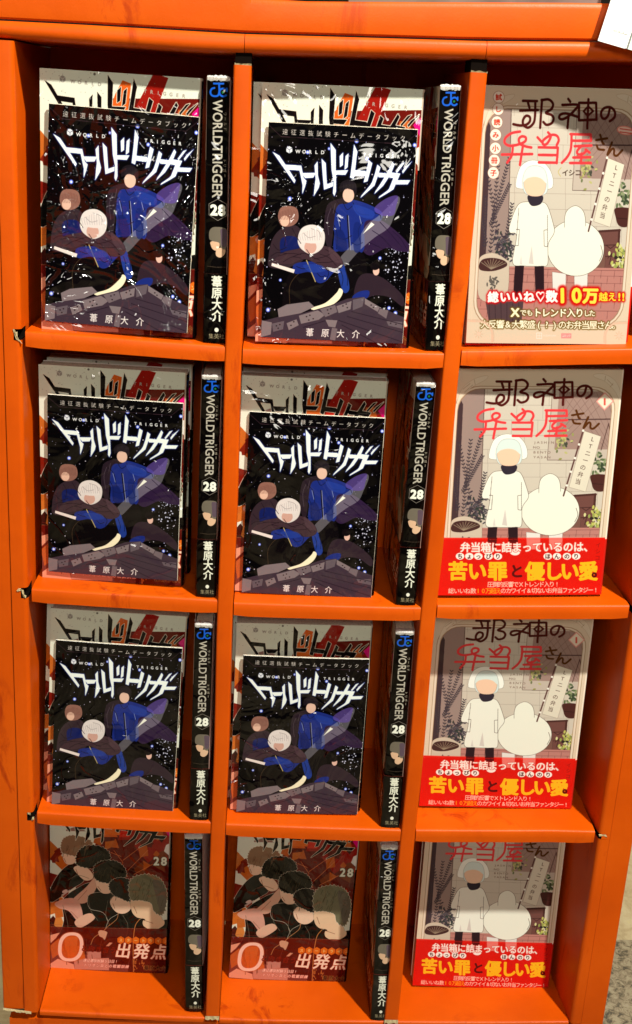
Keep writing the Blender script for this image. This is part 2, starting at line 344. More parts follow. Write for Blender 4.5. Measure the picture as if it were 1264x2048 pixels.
    for (x0_, y0_, x1_, y1_, n_, q) in ((120,1680,176,1700,16,(108,80,58)), (152,1700,208,1728,20,(60,50,28)), (188,1728,240,1752,16,(66,56,34)), (216,1762,254,1794,12,(44,34,28)), (260,1756,322,1800,22,(74,72,50))):
        for i in range(n_):
            x = rnd.uniform(x0_, x1_); y = rnd.uniform(y0_, y1_); c.line([(x, y), (x - rnd.uniform(1, 5), y + rnd.uniform(5, 14))], .8, q)
    for P in ([(130,1760),(150,1750),(172,1756)], [(170,1790),(176,1820),(190,1840)], [(210,1800),(206,1830),(214,1850)], [(240,1830),(250,1850),(246,1880)], [(120,1810),(130,1850),(128,1890)], [(280,1870),(286,1900)], [(300,1866),(310,1890)]): c.line(P, 1, (120, 112, 92), .8, curve=True)
    for P in ([(122,1716),(126,1724)], [(146,1738),(150,1748)], [(190,1772),(196,1780)], [(220,1806),(224,1816)], [(262,1812),(268,1826)], [(282,1840),(300,1846)], [(150,1800),(168,1780)], [(136,1822),(150,1836)]): c.line(P, 1.1, (150, 106, 84))
    c.zoom(60, 1620, 4.213)
    c.row('28', (1040, 428), (1104, 430), 96, (236, 234, 214), .045, outline=(70, 60, 34), ow=.05)
    # paper band over the bottom of the jacket
    c.zoom(80, 1780, 4.681)
    band = c.poly([(60, 338), (1200, 364), (1200, 800), (60, 760)], (104, 16, 8), .82)
    rnd = random.Random(11)
    c.clip = band
    for P, q in [([(66,420),(160,395),(120,450),(66,500)], (226,150,120)), ([(66,520),(150,450),(200,560),(90,640)], (190,88,40)), ([(66,690),(140,640),(290,690),(300,740),(66,724)], (230,150,120)),
                 ([(200,430),(330,430),(320,540),(210,560)], (200,110,66)), ([(410,570),(545,570),(545,630),(420,640)], (196,126,110)), ([(290,640),(620,630),(620,745),(300,735)], (204,128,108)), ([(210,520),(380,520),(400,640),(240,660)], (206,96,40))]:
        c.poly(P, q)
    for _ in range(14):
        x = rnd.uniform(200, 460); c.line([(x, rnd.uniform(440, 600)), (x + 14, rnd.uniform(560, 700))], 4, (110, 50, 26))
    for _ in range(26):
        x, y = rnd.uniform(850, 950), rnd.uniform(640, 740); c.oval(x, y, 5, 9, (170, 90, 40))
    c.clip = None
    c.line([(60, 338), (1200, 364)], 2, (170, 120, 80))
    c.line([(906,270),(866,330),(850,440),(846,600),(850,760)], 7, (200, 120, 60), curve=True); c.line([(706,210),(690,270),(600,345),(560,385),(480,440),(450,505)], 5, (196,130,80), curve=True)
    c.blob([(520,385),(545,370),(600,385),(600,410),(580,460),(560,440),(530,425)], (206,150,120)); c.poly([(590,520),(625,485),(655,488),(620,520)], (210,140,110))
    for rr, q in ((124, (236, 120, 50)), (108, (246, 190, 170))):
        t = np.arange(48) / 48 * 2 * math.pi; sx = lambda e: np.sign(e) * np.abs(e) ** .8
        P = np.c_[262 + rr * sx(np.cos(t)) - 12 * np.sin(t), 528 + (rr + 16) * sx(np.sin(t))]
        if rr == 124: Mo = c.raster(np.c_[c.m(P), np.roll(c.m(P), -1, 0)]); c.blur_put(Mo, (214, 90, 30), 6, .8)
    t = np.arange(60) / 60 * 2 * math.pi
    ring = [np.c_[262 + a * sx(np.cos(t)) - 14 * np.sin(t), 528 + b * sx(np.sin(t))] for a, b in ((118, 136), (84, 108))]
    E = np.vstack([np.c_[c.m(P), np.roll(c.m(P), -1, 0)] for P in ring]); c.put(c.raster(E), (248, 196, 176))
    c.row('と向き合う', (388, 540), (660, 556), 62, (122, 22, 8), .035, shear=.15)
    for i in range(7):
        x, y = 731 + i * 70, 463 + i * 2; c.poly([(x + 36 * math.sin(j * math.pi / 3), y - 36 * math.cos(j * math.pi / 3)) for j in range(6)], (222, 104, 24), edge=(150, 50, 14), ew=2)
    c.row('スタートライン', (731, 463), (1151, 475), 34, (250, 200, 120), .03)
    c.row('出発点', (756, 560), (1092, 576), 150, (250, 214, 190), .022, shear=.16, outline=(190, 60, 20), ow=.03)
    c.row('遠征選抜試験5日目!', (395, 652), (690, 664), 34, (252, 196, 176), .03, shear=.15, outline=(150, 50, 40), ow=.05)
    c.row('トリオン兵との戦闘訓練', (400, 696), (790, 712), 34, (252, 190, 170), .03, shear=.15, outline=(150, 50, 40), ow=.05)
    c.row('葦原大介', (968, 724), (1130, 730), 50, (50, 14, 8), .02, outline=(196, 130, 60), ow=.05)
    # title block, black with a pale key line; letters share their shape with the booklet's
    c.frame([(484.0, 750.4), (777.8, 762.9), (469.6, 1181.9), (747.3, 1191.0)]); c.zoom(470, 740, 3.95)
    c.poly([(645,112),(705,132),(700,170),(665,360),(690,400),(520,400),(535,330),(590,200)], (214, 92, 28)); c.poly([(560,310),(690,300),(720,380),(560,380)], (226, 106, 34))
    c.poly([(870,62),(972,92),(905,240),(880,330),(960,420),(690,430),(720,360),(740,270)], (150, 22, 12)); c.poly([(720,330),(800,300),(800,400),(700,400)], (206, 36, 16))
    c.poly([(1130,322),(1212,248),(1240,262),(1230,420),(1180,400)], (226, 14, 122))
    for P in ([(200,330),(320,290),(390,345),(200,345)],): c.poly(P, (150, 110, 100))
    src = [(103,315),(528,255),(1141,382)]; dst = [(85,118),(541,78),(1178,250)]
    A = np.linalg.solve(np.c_[np.array(src, float), np.ones(3)], np.array(dst, float))
    LL = [np.c_[np.array(P, float), np.ones(len(P))] @ A for P in LOGO]
    M = c.union([c.raster(np.c_[c.m(P), np.roll(c.m(P), -1, 0)]) for P in LL])
    c.put(c.grow(M, 4), (236, 228, 205)); 
    for P in LL: c.poly(P, (12, 5, 6))
    cube(c, 217, 110, 24, (152, 146, 138), (214, 210, 198))
    c.row('WORLD', (290, 126), (480, 140), 33, (160, 152, 142), .045); c.row('TRIGGER', (805, 180), (1078, 206), 33, (160, 150, 140), .045)
    for _ in range(90):
        x, y = rnd.uniform(60, 1215), rnd.uniform(60, 330); c.oval(x, y, rnd.choice([1.5, 2.5, 4]), rnd.choice([1.5, 3, 4]), (150, 140, 128), .8, n=8)
    c.oval(447, 75, 9, 9, (110, 104, 96))
    return c

SPINE_C = [(402, 751.7), (444.7, 752.8), (392.3, 1195), (429.4, 1195)]
def art_spine():
    c = Canvas(110, 1180, (4, 2, 2), SPINE_C); c.zoom(380, 740, 8.9)
    b = (24, 92, 205)
    c.poly([(298,198),(472,198),(472,228),(298,228)], b); c.line([(392,212),(396,340)], 30, b)
    c.line([(396,330),(378,395),(330,415),(275,400),(255,350),(275,300),(318,283)], 30, b, curve=True)
    t = np.linspace(-.5, -2 * math.pi + .75, 24); c.line([(455 + 60 * math.cos(a), 352 + 62 * math.sin(a)) for a in t], 30, b)
    c.line([(512,285),(512,335)], 24, b); c.oval(450, 352, 20, 20, (20, 110, 60))
    wc = (186, 180, 164)
    c.fit('WORLD', (292, 470), (282, 1160), (440, 470), wc, 2.2); c.fit('TRIGGER', (280, 1185), (264, 1972), (430, 1185), wc, 2.2)
    for ch, y in zip('ワールド', (690, 768, 850, 925)): c.row(ch, (478, y), (478, y + 1), 56, (170, 160, 140), .03, rot=math.pi / 2)
    for ch, y in zip('トリガー', (1412, 1485, 1562, 1640)): c.row(ch, (460, y), (460, y + 1), 56, (170, 160, 140), .03, rot=math.pi / 2)
    c.zoom(380, 960, 8.533)
    c.row('28', (276, 188), (388, 190), 205, (245, 248, 232), .055)
    P = [(333,35),(462,105),(462,265),(330,340),(205,265),(205,105)]; c.line(P + P[:1], 5, (190, 180, 165))
    # plain portrait stand-in: rounded hair and skin shapes only
    c.blob([(225,985),(235,880),(300,790),(420,780),(480,880),(480,985)], (6, 4, 5), edge=(96, 76, 50), ew=1)
    c.blob([(300,760),(350,720),(430,740),(420,810),(360,856),(300,830)], (222, 184, 150)); c.blob([(225,640),(330,620),(350,700),(300,760),(250,740),(225,690)], (222, 182, 148))
    c.blob([(205,600),(205,500),(250,440),(340,430),(440,450),(466,530),(460,660),(430,740),(370,720),(340,650),(250,630)], (112, 104, 90)); c.blob([(370,460),(450,470),(466,560),(440,700),(380,690),(370,560)], (92, 76, 88))
    c.line([(170,980),(300,990),(480,985)], 4, (110, 90, 70))
    for ch, y in zip('葦原大介', (1185, 1342, 1496, 1648)): c.row(ch, (306, y), (306, y + 1), 162, (238, 240, 220), .025, rot=0)
    c.oval(293, 1838, 29, 29, (240, 240, 222)); c.row('集英社', (216, 1922), (366, 1922), 74, (176, 166, 130), .012)
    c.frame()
    c.poly([(96.5,0),(100,0),(100,73),(96.5,73)], (196, 160, 146)); c.poly([(0,0),(2.5,0),(2.5,30),(0,30)], (190, 170, 150)); c.poly([(0,0),(100,0),(100,1),(0,1)], (200, 180, 160))  # pale edges: white jacket fold, with film glint and reflection painted in
    return c

BENTO_C = [(902.0, 736.9), (1249.6, 739.4), (876.1, 1190.4), (1203.0, 1188.6)]
def art_bento(sampler=False):
    c = Canvas(560, 780, (222, 204, 178), BENTO_C); rnd = random.Random(5)
    c.frame(); S = c.smooth
    def rr(x0, y0, x1, y1, r, col):
        P = []
        for cx, cy, a in ((x1 - r, y0 + r, -90), (x1 - r, y1 - r, 0), (x0 + r, y1 - r, 90), (x0 + r, y0 + r, 180)):
            P += [(cx + r * math.cos(math.radians(a + t)), cy + r * math.sin(math.radians(a + t)) * .72) for t in range(0, 91, 15)]
        return c.poly(P, col)
    rr(3.2, 3.2, 96.8, 97, 14, (170, 140, 110)); rr(3.6, 3.5, 96.4, 96.7, 14, (228, 212, 190)); rr(5.0, 4.5, 95, 95.8, 13, (160, 128, 100))
    art = rr(5.4, 4.8, 94.6, 95.5, 13, (208, 198, 182)); c.clip = art
    c.zoom(0, 0, 1)
    # wall, door, window, paving
    c.frame(BENTO_C); c.zoom(880, 730, 3.2917)
    c.poly([(60,60),(300,60),(262,1200),(20,1200)], (156, 134, 126)); c.poly([(60,60),(152,260),(110,1200),(20,1200)], (70, 52, 56)); c.line([(296,60),(262,1100)], 4, (96, 78, 72))
    for y in (105, 178, 262, 360, 462, 555, 645, 735, 830):
        c.line([(292 - (y - 60) * .03, y), (1180, y + 4)], 2, (160, 146, 134))
        for x in range(300 + (y * 7) % 90, 1180, 172): c.line([(x, y), (x - 3, y + 92)], 2, (164, 150, 138))
    c.poly([(745,100),(1180,100),(1120,628),(705,625)], (196, 182, 168)); c.poly([(785,175),(1150,172),(1112,556),(752,553)], (160, 132, 122))
    for k in range(6): c.line([(790 + k * 60, 180), (1080 + k * 22, 540)], 2.5, (128, 98, 92)); c.line([(1140 - k * 60, 180), (770 + k * 8, 540 - k * 50)], 2.5, (128, 98, 92))
    c.line([(770,360),(1130,356)], 8, (84, 60, 58)); c.line([(705,625),(1120,628)], 3, (80, 60, 54)); c.line([(745,100),(705,625)], 3, (110, 90, 80))
    for _ in range(44):
        x, y = rnd.gauss(800, 34), rnd.gauss(500, 42); c.oval(x, y, 12, 7, rnd.choice([(110,116,80),(70,72,60),(150,150,90),(186,182,120)]), rot=rnd.uniform(0, 3), n=8)
    c.poly([(1130,380),(1180,380),(1160,640),(1128,640)], (150, 124, 112)); c.line([(1110,385),(1125,470),(1140,600)], 6, (90, 62, 58)); c.line([(1110,385),(1060,560)], 5, (90, 62, 58))
    # hanging pot, barrel, ground plants
    for _ in range(40):
        x, y = rnd.gauss(1070, 34), rnd.gauss(660, 28); c.oval(x, y, 16, 8, rnd.choice([(96,110,76),(60,72,52),(140,150,110)]), rot=rnd.uniform(0, 3), n=8)
    c.zoom(870, 930, 3.5111)
    c.blob([(1098,70),(1220,76),(1214,160),(1170,186),(1120,176),(1100,130)], (76, 40, 36)); c.line([(1100,130),(1214,138)], 3, (40, 22, 20))
    c.poly([(960,210),(1130,200),(1120,470),(1010,450)], (112, 72, 66)); c.line([(980,215),(1130,205)], 14, (76, 44, 40)); c.line([(1125,205),(1108,450)], 16, (76, 44, 40))
    for P in ([(1030,300),(1060,320),(1090,300)], [(1040,380),(1070,350),(1050,420)], [(1010,300),(1110,296)], [(1005,370),(1105,366)]): c.line(P, 4, (56, 32, 30))
    c.blob([(905,480),(1000,380),(1018,340),(1015,440),(960,490)], (120, 84, 74), edge=(60, 40, 36), ew=1)
    for _ in range(95):
        x, y = rnd.gauss(1150, 34), rnd.gauss(400, 56); c.oval(x, y, 15, 9, rnd.choice([(190,190,100),(150,160,84),(90,96,66),(44,40,34),(214,212,150)]), rot=rnd.uniform(0, 3), n=7)
    c.poly([(100,440),(1180,440),(1160,1150),(20,1150)], (188, 128, 118))
    for k, y in enumerate((455, 490, 535, 585, 640, 705, 780, 860, 950)):
        c.line([(100, y), (1180, y)], 2.5, (120, 72, 70))
        for x in range(130 + (k % 2) * 45, 1180, 96): c.line([(x, y), (x - 6, y + 50)], 2.5, (120, 72, 70))
    # leafy stems in the left planter
    def frond(x0, y0, x1, y1, n, L, col):
        c.line([(x0, y0), (x1, y1)], 3, (90, 78, 70))
        a = math.atan2(y1 - y0, x1 - x0)
        for i in range(n):
            t = (i + 1) / n; x, y = x0 + (x1 - x0) * t, y0 + (y1 - y0) * t
            for sgn in (-1, 1):
                b = a + sgn * .8; c.oval(x + L * .6 * math.cos(b), y + L * .6 * math.sin(b), L * .6, L * .24, col, rot=b, n=8)
    dk = (62, 52, 62)
    for q in ((190,380,250,-170,22), (185,200,330,-60,20), (250,250,170,-150,16), (230,330,360,210,14), (150,340,160,20,18), (170,320,110,60,14), (280,400,350,60,18), (200,180,330,-220,20)): frond(*q, 17, dk)
    for _ in range(130):
        x, y = rnd.gauss(300, 42), rnd.gauss(330, 54); c.oval(x, y, 13, 6, rnd.choice([dk, (84, 78, 84), (50, 58, 52)]), rot=rnd.uniform(0, 3), n=7)
    c.blob([(112,440),(130,380),(220,360),(310,400),(330,430),(300,640),(120,640)], (206, 190, 170), edge=(90, 70, 60), ew=1); c.blob([(112,440),(140,400),(220,390),(300,408),(310,440),(220,470),(130,468)], (72, 44, 42))
    for a in range(9): c.line([(200,460),(130 + a * 22, 395 + abs(a - 4) * 6)], 4, (150, 132, 110))
    for _ in range(20):
        x, y = rnd.gauss(215, 20), rnd.gauss(540, 26); c.oval(x, y, 14, 6, (96, 90, 84), rot=rnd.uniform(0, 3), n=7)
    # plain stand-ins: a faceless clerk shape in a long white coat, a round white urn
    o = (70, 54, 48)
    c.poly([(372,425),(438,425),(420,640),(358,640)], (44, 26, 32)); c.poly([(512,425),(580,425),(582,640),(520,640)], (44, 26, 32))
    c.poly([(640,470),(738,480),(735,620),(645,620)], (232, 226, 220), edge=o, ew=1); c.poly([(798,480),(895,470),(890,620),(802,620)], (232, 226, 220), edge=o, ew=1)
    c.oval(808, 320, 205, 172, (240, 240, 224), edge=o, ew=2); c.blob([(730,190),(742,100),(808,60),(866,96),(880,180),(860,230),(750,230)], (240, 240, 224), edge=o, ew=2); c.blob([(728,200),(760,168),(850,166),(884,196),(860,260),(750,260)], (240, 240, 224))
    c.line([(990,300),(1002,350),(980,400)], 3, o, curve=True)
    c.blob([(396,60),(470,40),(560,40),(606,66),(648,180),(652,230),(610,300),(606,420),(560,434),(430,434),(356,416),(384,250),(334,230),(340,170)], (240, 240, 226), edge=o, ew=2)
    c.line([(400,80),(384,250)], 2.5, o); c.line([(606,120),(606,300)], 2.5, o); c.line([(380,212),(404,212),(396,312),(370,310)], 2.5, o); c.line([(580,214),(606,210),(606,316),(582,312),(580,214)], 2.5, o)
    c.poly([(470,420),(492,310),(506,425)], (214, 204, 196)); c.poly([(405,425),(416,370),(424,428)], (220, 212, 204))
    c.blob([(470,0),(570,0),(560,50),(500,66),(470,40)], (50, 42, 54))
    c.zoom(880, 730, 3.2917)
    c.blob([(322,590),(350,500),(400,462),(455,455),(515,470),(560,520),(574,588),(540,620),(350,620)], (246, 248, 238), edge=o, ew=1.4)
    c.blob([(370,560),(400,500),(450,485),(510,500),(535,560),(530,640),(450,664),(380,640)], (216, 230, 226), edge=o, ew=1)
    c.blob([(376,590),(400,552),(455,545),(510,552),(526,595),(505,650),(452,664),(400,650)], (244, 204, 174), edge=o, ew=1)
    c.blob([(372,580),(385,520),(450,490),(515,515),(530,585),(495,560),(450,550),(400,560)], (220, 234, 228))
    # slanted banner
    c.line([(943,428),(812,860)], 10, (96, 62, 58)); c.poly([(950,434),(1059,470),(958,834),(849,803)], (224, 216, 196), edge=(100, 76, 66), ew=1.4)
    for k in range(5): c.oval(942 - k * 27, 432 + k * 90, 8, 8, (240, 236, 224))
    c.row('LTニーの弁当', (1006, 488), (908, 766), 40, (84, 62, 54), .015, vertical=True, rot=.25)
    c.clip = None
    # corner ornaments
    gl = (150, 120, 92)
    for P in ([(112,240),(150,150),(230,90),(310,70),(300,95),(220,140),(165,185),(120,250)], [(1015,62),(1080,60),(1150,100),(1185,170),(1186,235),(1150,170),(1090,110),(1020,80)]):
        c.blob(P, (226, 212, 188), edge=gl, ew=1.2)
    for a, b in [((150,160),(200,120)),((160,180),(215,130)),((225,95),(232,130)),((1090,70),(1085,105)),((1140,120),(1120,145)),((1100,95),(1140,135))]: c.line([a, b], 2, gl)
    # hand-drawn title, single-weight strokes
    br, rd, b2 = (78, 22, 18), (232, 62, 66), (84, 44, 16); w = 16
    for P in ([(372,108),(468,108)], [(405,112),(416,148)], [(352,166),(474,160)]): c.line(P, w, br)
    c.line([(456,112),(454,190),(444,236),(408,264),(376,250),(372,222),(392,196),(418,202),(418,228),(392,248),(348,252),(306,246)], w, br, curve=True)
    c.line([(502,100),(488,264)], w, br); c.line([(498,102),(548,98),(576,122),(566,152),(528,176),(566,188),(580,210),(566,236),(532,246),(510,230)], w, br, curve=True)
    c.line([(680,92),(694,108)], w, br); c.line([(640,128),(744,126),(720,160),(680,194),(640,212),(618,204),(628,184),(670,178),(745,196)], w, br, curve=True); c.line([(682,190),(674,262)], w, br)
    P = [(754,114),(870,112),(872,210),(752,216),(754,114)]; c.line(P, w, br); c.line([(818,92),(808,262)], w, br); c.line([(816,134),(850,160),(812,190),(784,162),(816,134)], w * .8, br)
    c.line([(962,148),(950,186),(928,204),(908,196),(904,166),(926,142),(964,136),(994,156),(998,186),(982,206),(962,218)], w, br, curve=True)
    c.line([(352,288),(296,298),(254,326),(248,356),(284,372),(346,362),(386,344),(390,322),(364,316),(344,332),(352,360),(390,374),(428,380)], w, rd, curve=True)
    c.line([(228,424),(434,418)], w, rd); c.line([(302,382),(294,430),(264,470)], w, rd, curve=True); c.line([(370,376),(350,482)], w, rd)
    c.line([(470,320),(498,346)], w, rd); c.line([(542,290),(560,314),(534,356),(508,360),(510,336),(560,306),(600,308),(614,334),(600,364)], w, rd, curve=True)
    c.line([(478,378),(608,378),(600,468)], w, rd); c.line([(478,422),(604,422)], w, rd); c.line([(478,466),(600,466)], w, rd)
    c.line([(694,298),(832,298),(834,334),(706,336)], w, rd); c.line([(702,300),(696,384),(672,430),(634,466)], w, rd, curve=True)
    c.line([(722,368),(836,362)], w, rd); c.line([(768,366),(740,394),(744,414),(776,412),(806,390)], w, rd, curve=True); c.line([(712,434),(828,430)], w, rd); c.line([(690,466),(832,464)], w, rd); c.line([(768,410),(764,464)], w, rd); c.line([(796,386),(824,404)], w, rd)
    c.line([(868,330),(944,318)], w * .85, b2); c.line([(896,298),(912,346),(920,352)], w * .85, b2); c.line([(872,360),(884,382),(922,386)], w * .85, b2, curve=True)
    c.line([(976,342),(944,414),(976,380),(990,384),(990,412),(1010,418),(1046,386)], w * .85, b2, curve=True)
    if not sampler:
        P = [(1085,178),(1146,238),(1082,300),(1026,240)]; c.poly(P, (226, 150, 140)); c.poly([(1085,188),(1136,238),(1082,290),(1036,240)], (236, 222, 200)); c.row('1', (1084, 240), (1085, 240), 62, (214, 84, 70), .05)
        for t_, y in zip(('JASHIN', 'NO', 'BENTO', 'YASAN'), (508, 541, 573, 605)): c.row(t_, (622, y), (622 + 23.5 * (len(t_) - 1), y + 1), 22, (116, 92, 82), .02, xs=1.3)
        # red paper band
        c.zoom(870, 930, 3.5111)
        band = c.poly([(20,510),(1240,508),(1240,1000),(20,1000)], (218, 24, 14)); c.line([(20,512),(1240,510)], 3, (240, 110, 90)); c.clip = band
        c.poly([(372,500),(438,500),(420,600),(358,600)], (92, 12, 14)); c.poly([(512,500),(580,500),(582,600),(520,600)], (92, 12, 14)); c.poly([(640,500),(738,500),(735,590),(645,590)], (236, 120, 110)); c.poly([(798,500),(895,500),(890,590),(802,590)], (236, 120, 110))
        c.oval(370, 606, 34, 20, (250, 236, 226)); c.oval(560, 608, 36, 24, (250, 236, 226)); c.clip = None
        c.row('弁当箱に詰まっているのは、', (212, 576), (1078, 572), 74, (252, 232, 222), .035, outline=(216, 70, 60), ow=.06)
        for P, q in (((175, 240, 303, 375, 440), 'ちょっぴり'), ((790, 855, 925, 990), 'ほんのり')):
            for x in P: c.oval(x, 639, 30, 24, (252, 240, 230))
            for x, ch in zip(P, q): c.row(ch, (x, 639), (x + 1, 639), 40, (60, 16, 14), .02)
        for ch, x, q in zip('苦い罪と優しい愛。', (160, 295, 438, 572, 700, 830, 945, 1075, 1148), [(250,186,30)] * 3 + [(90,14,14)] + [(250,186,30)] * 4 + [(90,14,14)]):
            c.row(ch, (x, 742), (x + 1, 742), 100 if ch in 'と。' else 138, q, .045 if ch != 'と' else .04)
        c.row('圧倒的反響でXトレンド入り!', (386, 836), (855, 834), 42, (250, 190, 170), .02)
        c.row('総いいね数', (112, 882), (268, 882), 42, (250, 190, 170), .02); c.row('10万超え', (302, 881), (445, 881), 44, (250, 150, 30), .02)
        c.row('のカワイイ&切ないお弁当ファンタジー!', (478, 880), (1128, 876), 42, (250, 190, 170), .02)
        c.row('イシコ', (1145, 560), (1140, 650), 38, (140, 20, 16), .01, vertical=True)
    else:
        c.frame([(957, 170.5), (1300, 173), (932.8, 688.8), (1254.9, 688.2)]); c.zoom(920, 160, 3.6744)
        lc = [(285,123),(281,213),(272,310),(262,405),(260,505),(252,595),(245,688)]
        for x, y in lc: c.oval(x, y, 43, 46, (150, 110, 90))
        for x, y in lc: c.oval(x, y, 40, 43, (244, 234, 218))
        for (x, y), ch in zip(lc, '試し読み小冊子'): c.row(ch, (x, y), (x + 1, y), 50, (206, 60, 40), .03)
        c.row('イシコ', (780, 678), (876, 676), 52, (70, 50, 40), .015); c.line([(750,640),(728,672),(745,706)], 4, (190,170,90), curve=True); c.line([(905,640),(925,672),(908,706)], 4, (190,170,90), curve=True)
        c.oval(1232, 355, 64, 34, (226, 130, 116), rot=.15); c.oval(1232, 355, 56, 27, (240, 200, 184), rot=.15)
        for y in (342, 366): c.line([(1192, y), (1280, y + 10)], 7, (206, 70, 60))
        c.zoom(920, 430, 3.6744)
        c.poly([(190,650),(470,640),(455,800),(215,800)], (84, 62, 66)); 
        for k in range(6): c.line([(215 + k * 44, 655), (222 + k * 42, 795)], 4, (56, 38, 44))
        y0 = 610
        def glow(t_, p0, p1, sz, q, gq, b=.05, g=5, o_=.13):
            M = c.row(t_, p0, p1, sz, q, b); k = c.unit(p0) * sz; c.put(c.grow(M, o_ * .55 * k), gq); c.blur_put(c.grow(M, o_ * k), gq, g, .9); c.row(t_, p0, p1, sz, q, b)
        glow('総いいね', (245, 612), (510, 605), 82, (255, 250, 245), (206, 16, 20)); glow('♡', (596, 606), (597, 606), 100, (255, 250, 245), (206, 16, 20), .02); glow('数', (680, 602), (681, 602), 90, (255, 250, 245), (206, 16, 20))
        glow('10', (758, 592), (864, 590), 146, (252, 226, 70), (206, 20, 12), .045); glow('万', (968, 592), (969, 592), 118, (252, 226, 80), (206, 20, 12), .06); glow('越え', (1062, 600), (1128, 599), 68, (252, 222, 60), (206, 20, 12), .03); glow('!!', (1182, 598), (1212, 598), 78, (252, 222, 60), (206, 20, 12), .04)
        ol = (110, 84, 30)
        glow('X', (408, 722), (409, 722), 84, (255, 250, 210), ol, .05, 4, .1); glow('でも', (468, 724), (516, 724), 50, (255, 250, 225), ol, .03, 4, .13); glow('トレンド入り', (574, 722), (886, 720), 68, (255, 250, 225), ol, .03, 4, .1); glow('した', (940, 722), (980, 722), 50, (255, 250, 225), ol, .03, 4, .13)
        glow('大反響&大繁盛(?)のお弁当屋さん。', (184, 812), (1160, 808), 66, (255, 250, 222), ol, .015, 3, .1)
        c.line([(568,872),(606,872),(606,912),(568,912),(568,872)], 4, (250,230,220)); c.line([(587,872),(587,912)], 3, (250,230,220)); c.line([(568,892),(606,892)], 3, (250,230,220))
        c.row('KODANSHA', (624, 890), (706, 890), 18, (250, 226, 216), .03); c.poly([(750,872),(826,872),(826,910),(750,910)], (236, 150, 146)); c.row('コミック', (764, 890), (812, 890), 20, (255, 240, 236), .02)
        for x, m_ in ((140, 1), (1180, -1)):
            for k in range(8):
                a = k * math.pi / 4; c.line([(x, 885), (x + 34 * math.cos(a), 885 + 34 * math.sin(a))], 2.4, (206, 160, 130))
            c.oval(x, 885, 12, 12, (236, 200, 176)); c.line([(x - 80 * m_, 790), (x + 40 * m_, 800), (x + 95 * m_, 860), (x + 100 * m_, 940)], 14, (226, 190, 164), curve=True)
            c.line([(x - 80 * m_, 780), (x + 48 * m_, 790), (x + 106 * m_, 856), (x + 112 * m_, 940)], 2, (196, 150, 124), curve=True)
    return c
# ------------------------------------------------------------------ materials
def new_mat(name):
    m = bpy.data.materials.new(name); m.use_nodes = True; nt = m.node_tree
    return m, nt, nt.nodes['Principled BSDF']
def N(nt, kind, **kw):
    n = nt.nodes.new(kind)
    for k, v in kw.items():
        if k in n.inputs: n.inputs[k].default_value = v
        else: setattr(n, k, v)
    return n
def ramp(nt, src, stops):
    r = nt.nodes.new('ShaderNodeValToRGB'); e = r.color_ramp.elements
    while len(e) < len(stops): e.new(.5)
    for i, (p, c) in enumerate(stops): e[i].position = p; e[i].color = (*c, 1)
    nt.links.new(src, r.inputs[0]); return r.outputs[0]

def cardboard():
    """orange printed cardboard: faint mottling, scuffs, tiny ripple of the corrugation"""
    m, nt, p = new_mat('orange_cardboard'); L = nt.links.new
    g = nt.nodes.new('ShaderNodeNewGeometry')
    n1 = N(nt, 'ShaderNodeTexNoise', Scale=9.0, Detail=5.0, Roughness=.6); L(g.outputs['Position'], n1.inputs['Vector'])
    base = ramp(nt, n1.outputs['Fac'], [(.3, (.47, .058, .0003)), (.5, (.545, .071, .0004)), (.72, (.60, .088, .0016))])
    mp = N(nt, 'ShaderNodeMapping'); mp.inputs['Scale'].default_value = (1.0, 1.0, .32); mp.inputs['Rotation'].default_value = (0, .5, 0); L(g.outputs['Position'], mp.inputs['Vector'])
    n2 = N(nt, 'ShaderNodeTexNoise', Scale=46.0, Detail=7.0, Roughness=.7, Distortion=.8); L(mp.outputs[0], n2.inputs['Vector'])
    n3 = N(nt, 'ShaderNodeTexNoise', Scale=9.0, Detail=2.0); L(g.outputs['Position'], n3.inputs['Vector'])
    a = ramp(nt, n2.outputs['Fac'], [(.53, (0, 0, 0)), (.65, (1, 1, 1))]); b = ramp(nt, n3.outputs['Fac'], [(.50, (0, 0, 0)), (.64, (1, 1, 1))])
    mu = N(nt, 'ShaderNodeMath', operation='MULTIPLY'); L(a, mu.inputs[0]); L(b, mu.inputs[1])
    mu2 = N(nt, 'ShaderNodeMath', operation='MULTIPLY'); L(mu.outputs[0], mu2.inputs[0]); mu2.inputs[1].default_value = .8
    mx = N(nt, 'ShaderNodeMix', data_type='RGBA'); L(mu2.outputs[0], mx.inputs[0]); L(base, mx.inputs[6]); mx.inputs[7].default_value = (.30, .020, .0005, 1)
    L(mx.outputs[2], p.inputs['Base Color'])
    p.inputs['Roughness'].default_value = .42; p.inputs['Specular IOR Level'].default_value = .16
    wv = N(nt, 'ShaderNodeTexNoise', Scale=38.0, Detail=4.0, Roughness=.6); L(g.outputs['Position'], wv.inputs['Vector'])
    bp = N(nt, 'ShaderNodeBump', Strength=.22, Distance=.0012); L(wv.outputs['Fac'], bp.inputs['Height'])
    f = N(nt, 'ShaderNodeTexNoise', Scale=900.0, Detail=2.0); L(g.outputs['Position'], f.inputs['Vector'])
    b2 = N(nt, 'ShaderNodeBump', Strength=.16, Distance=.0003); L(f.outputs['Fac'], b2.inputs['Height']); L(bp.outputs[0], b2.inputs['Normal'])
    L(b2.outputs[0], p.inputs['Normal'])
    return m
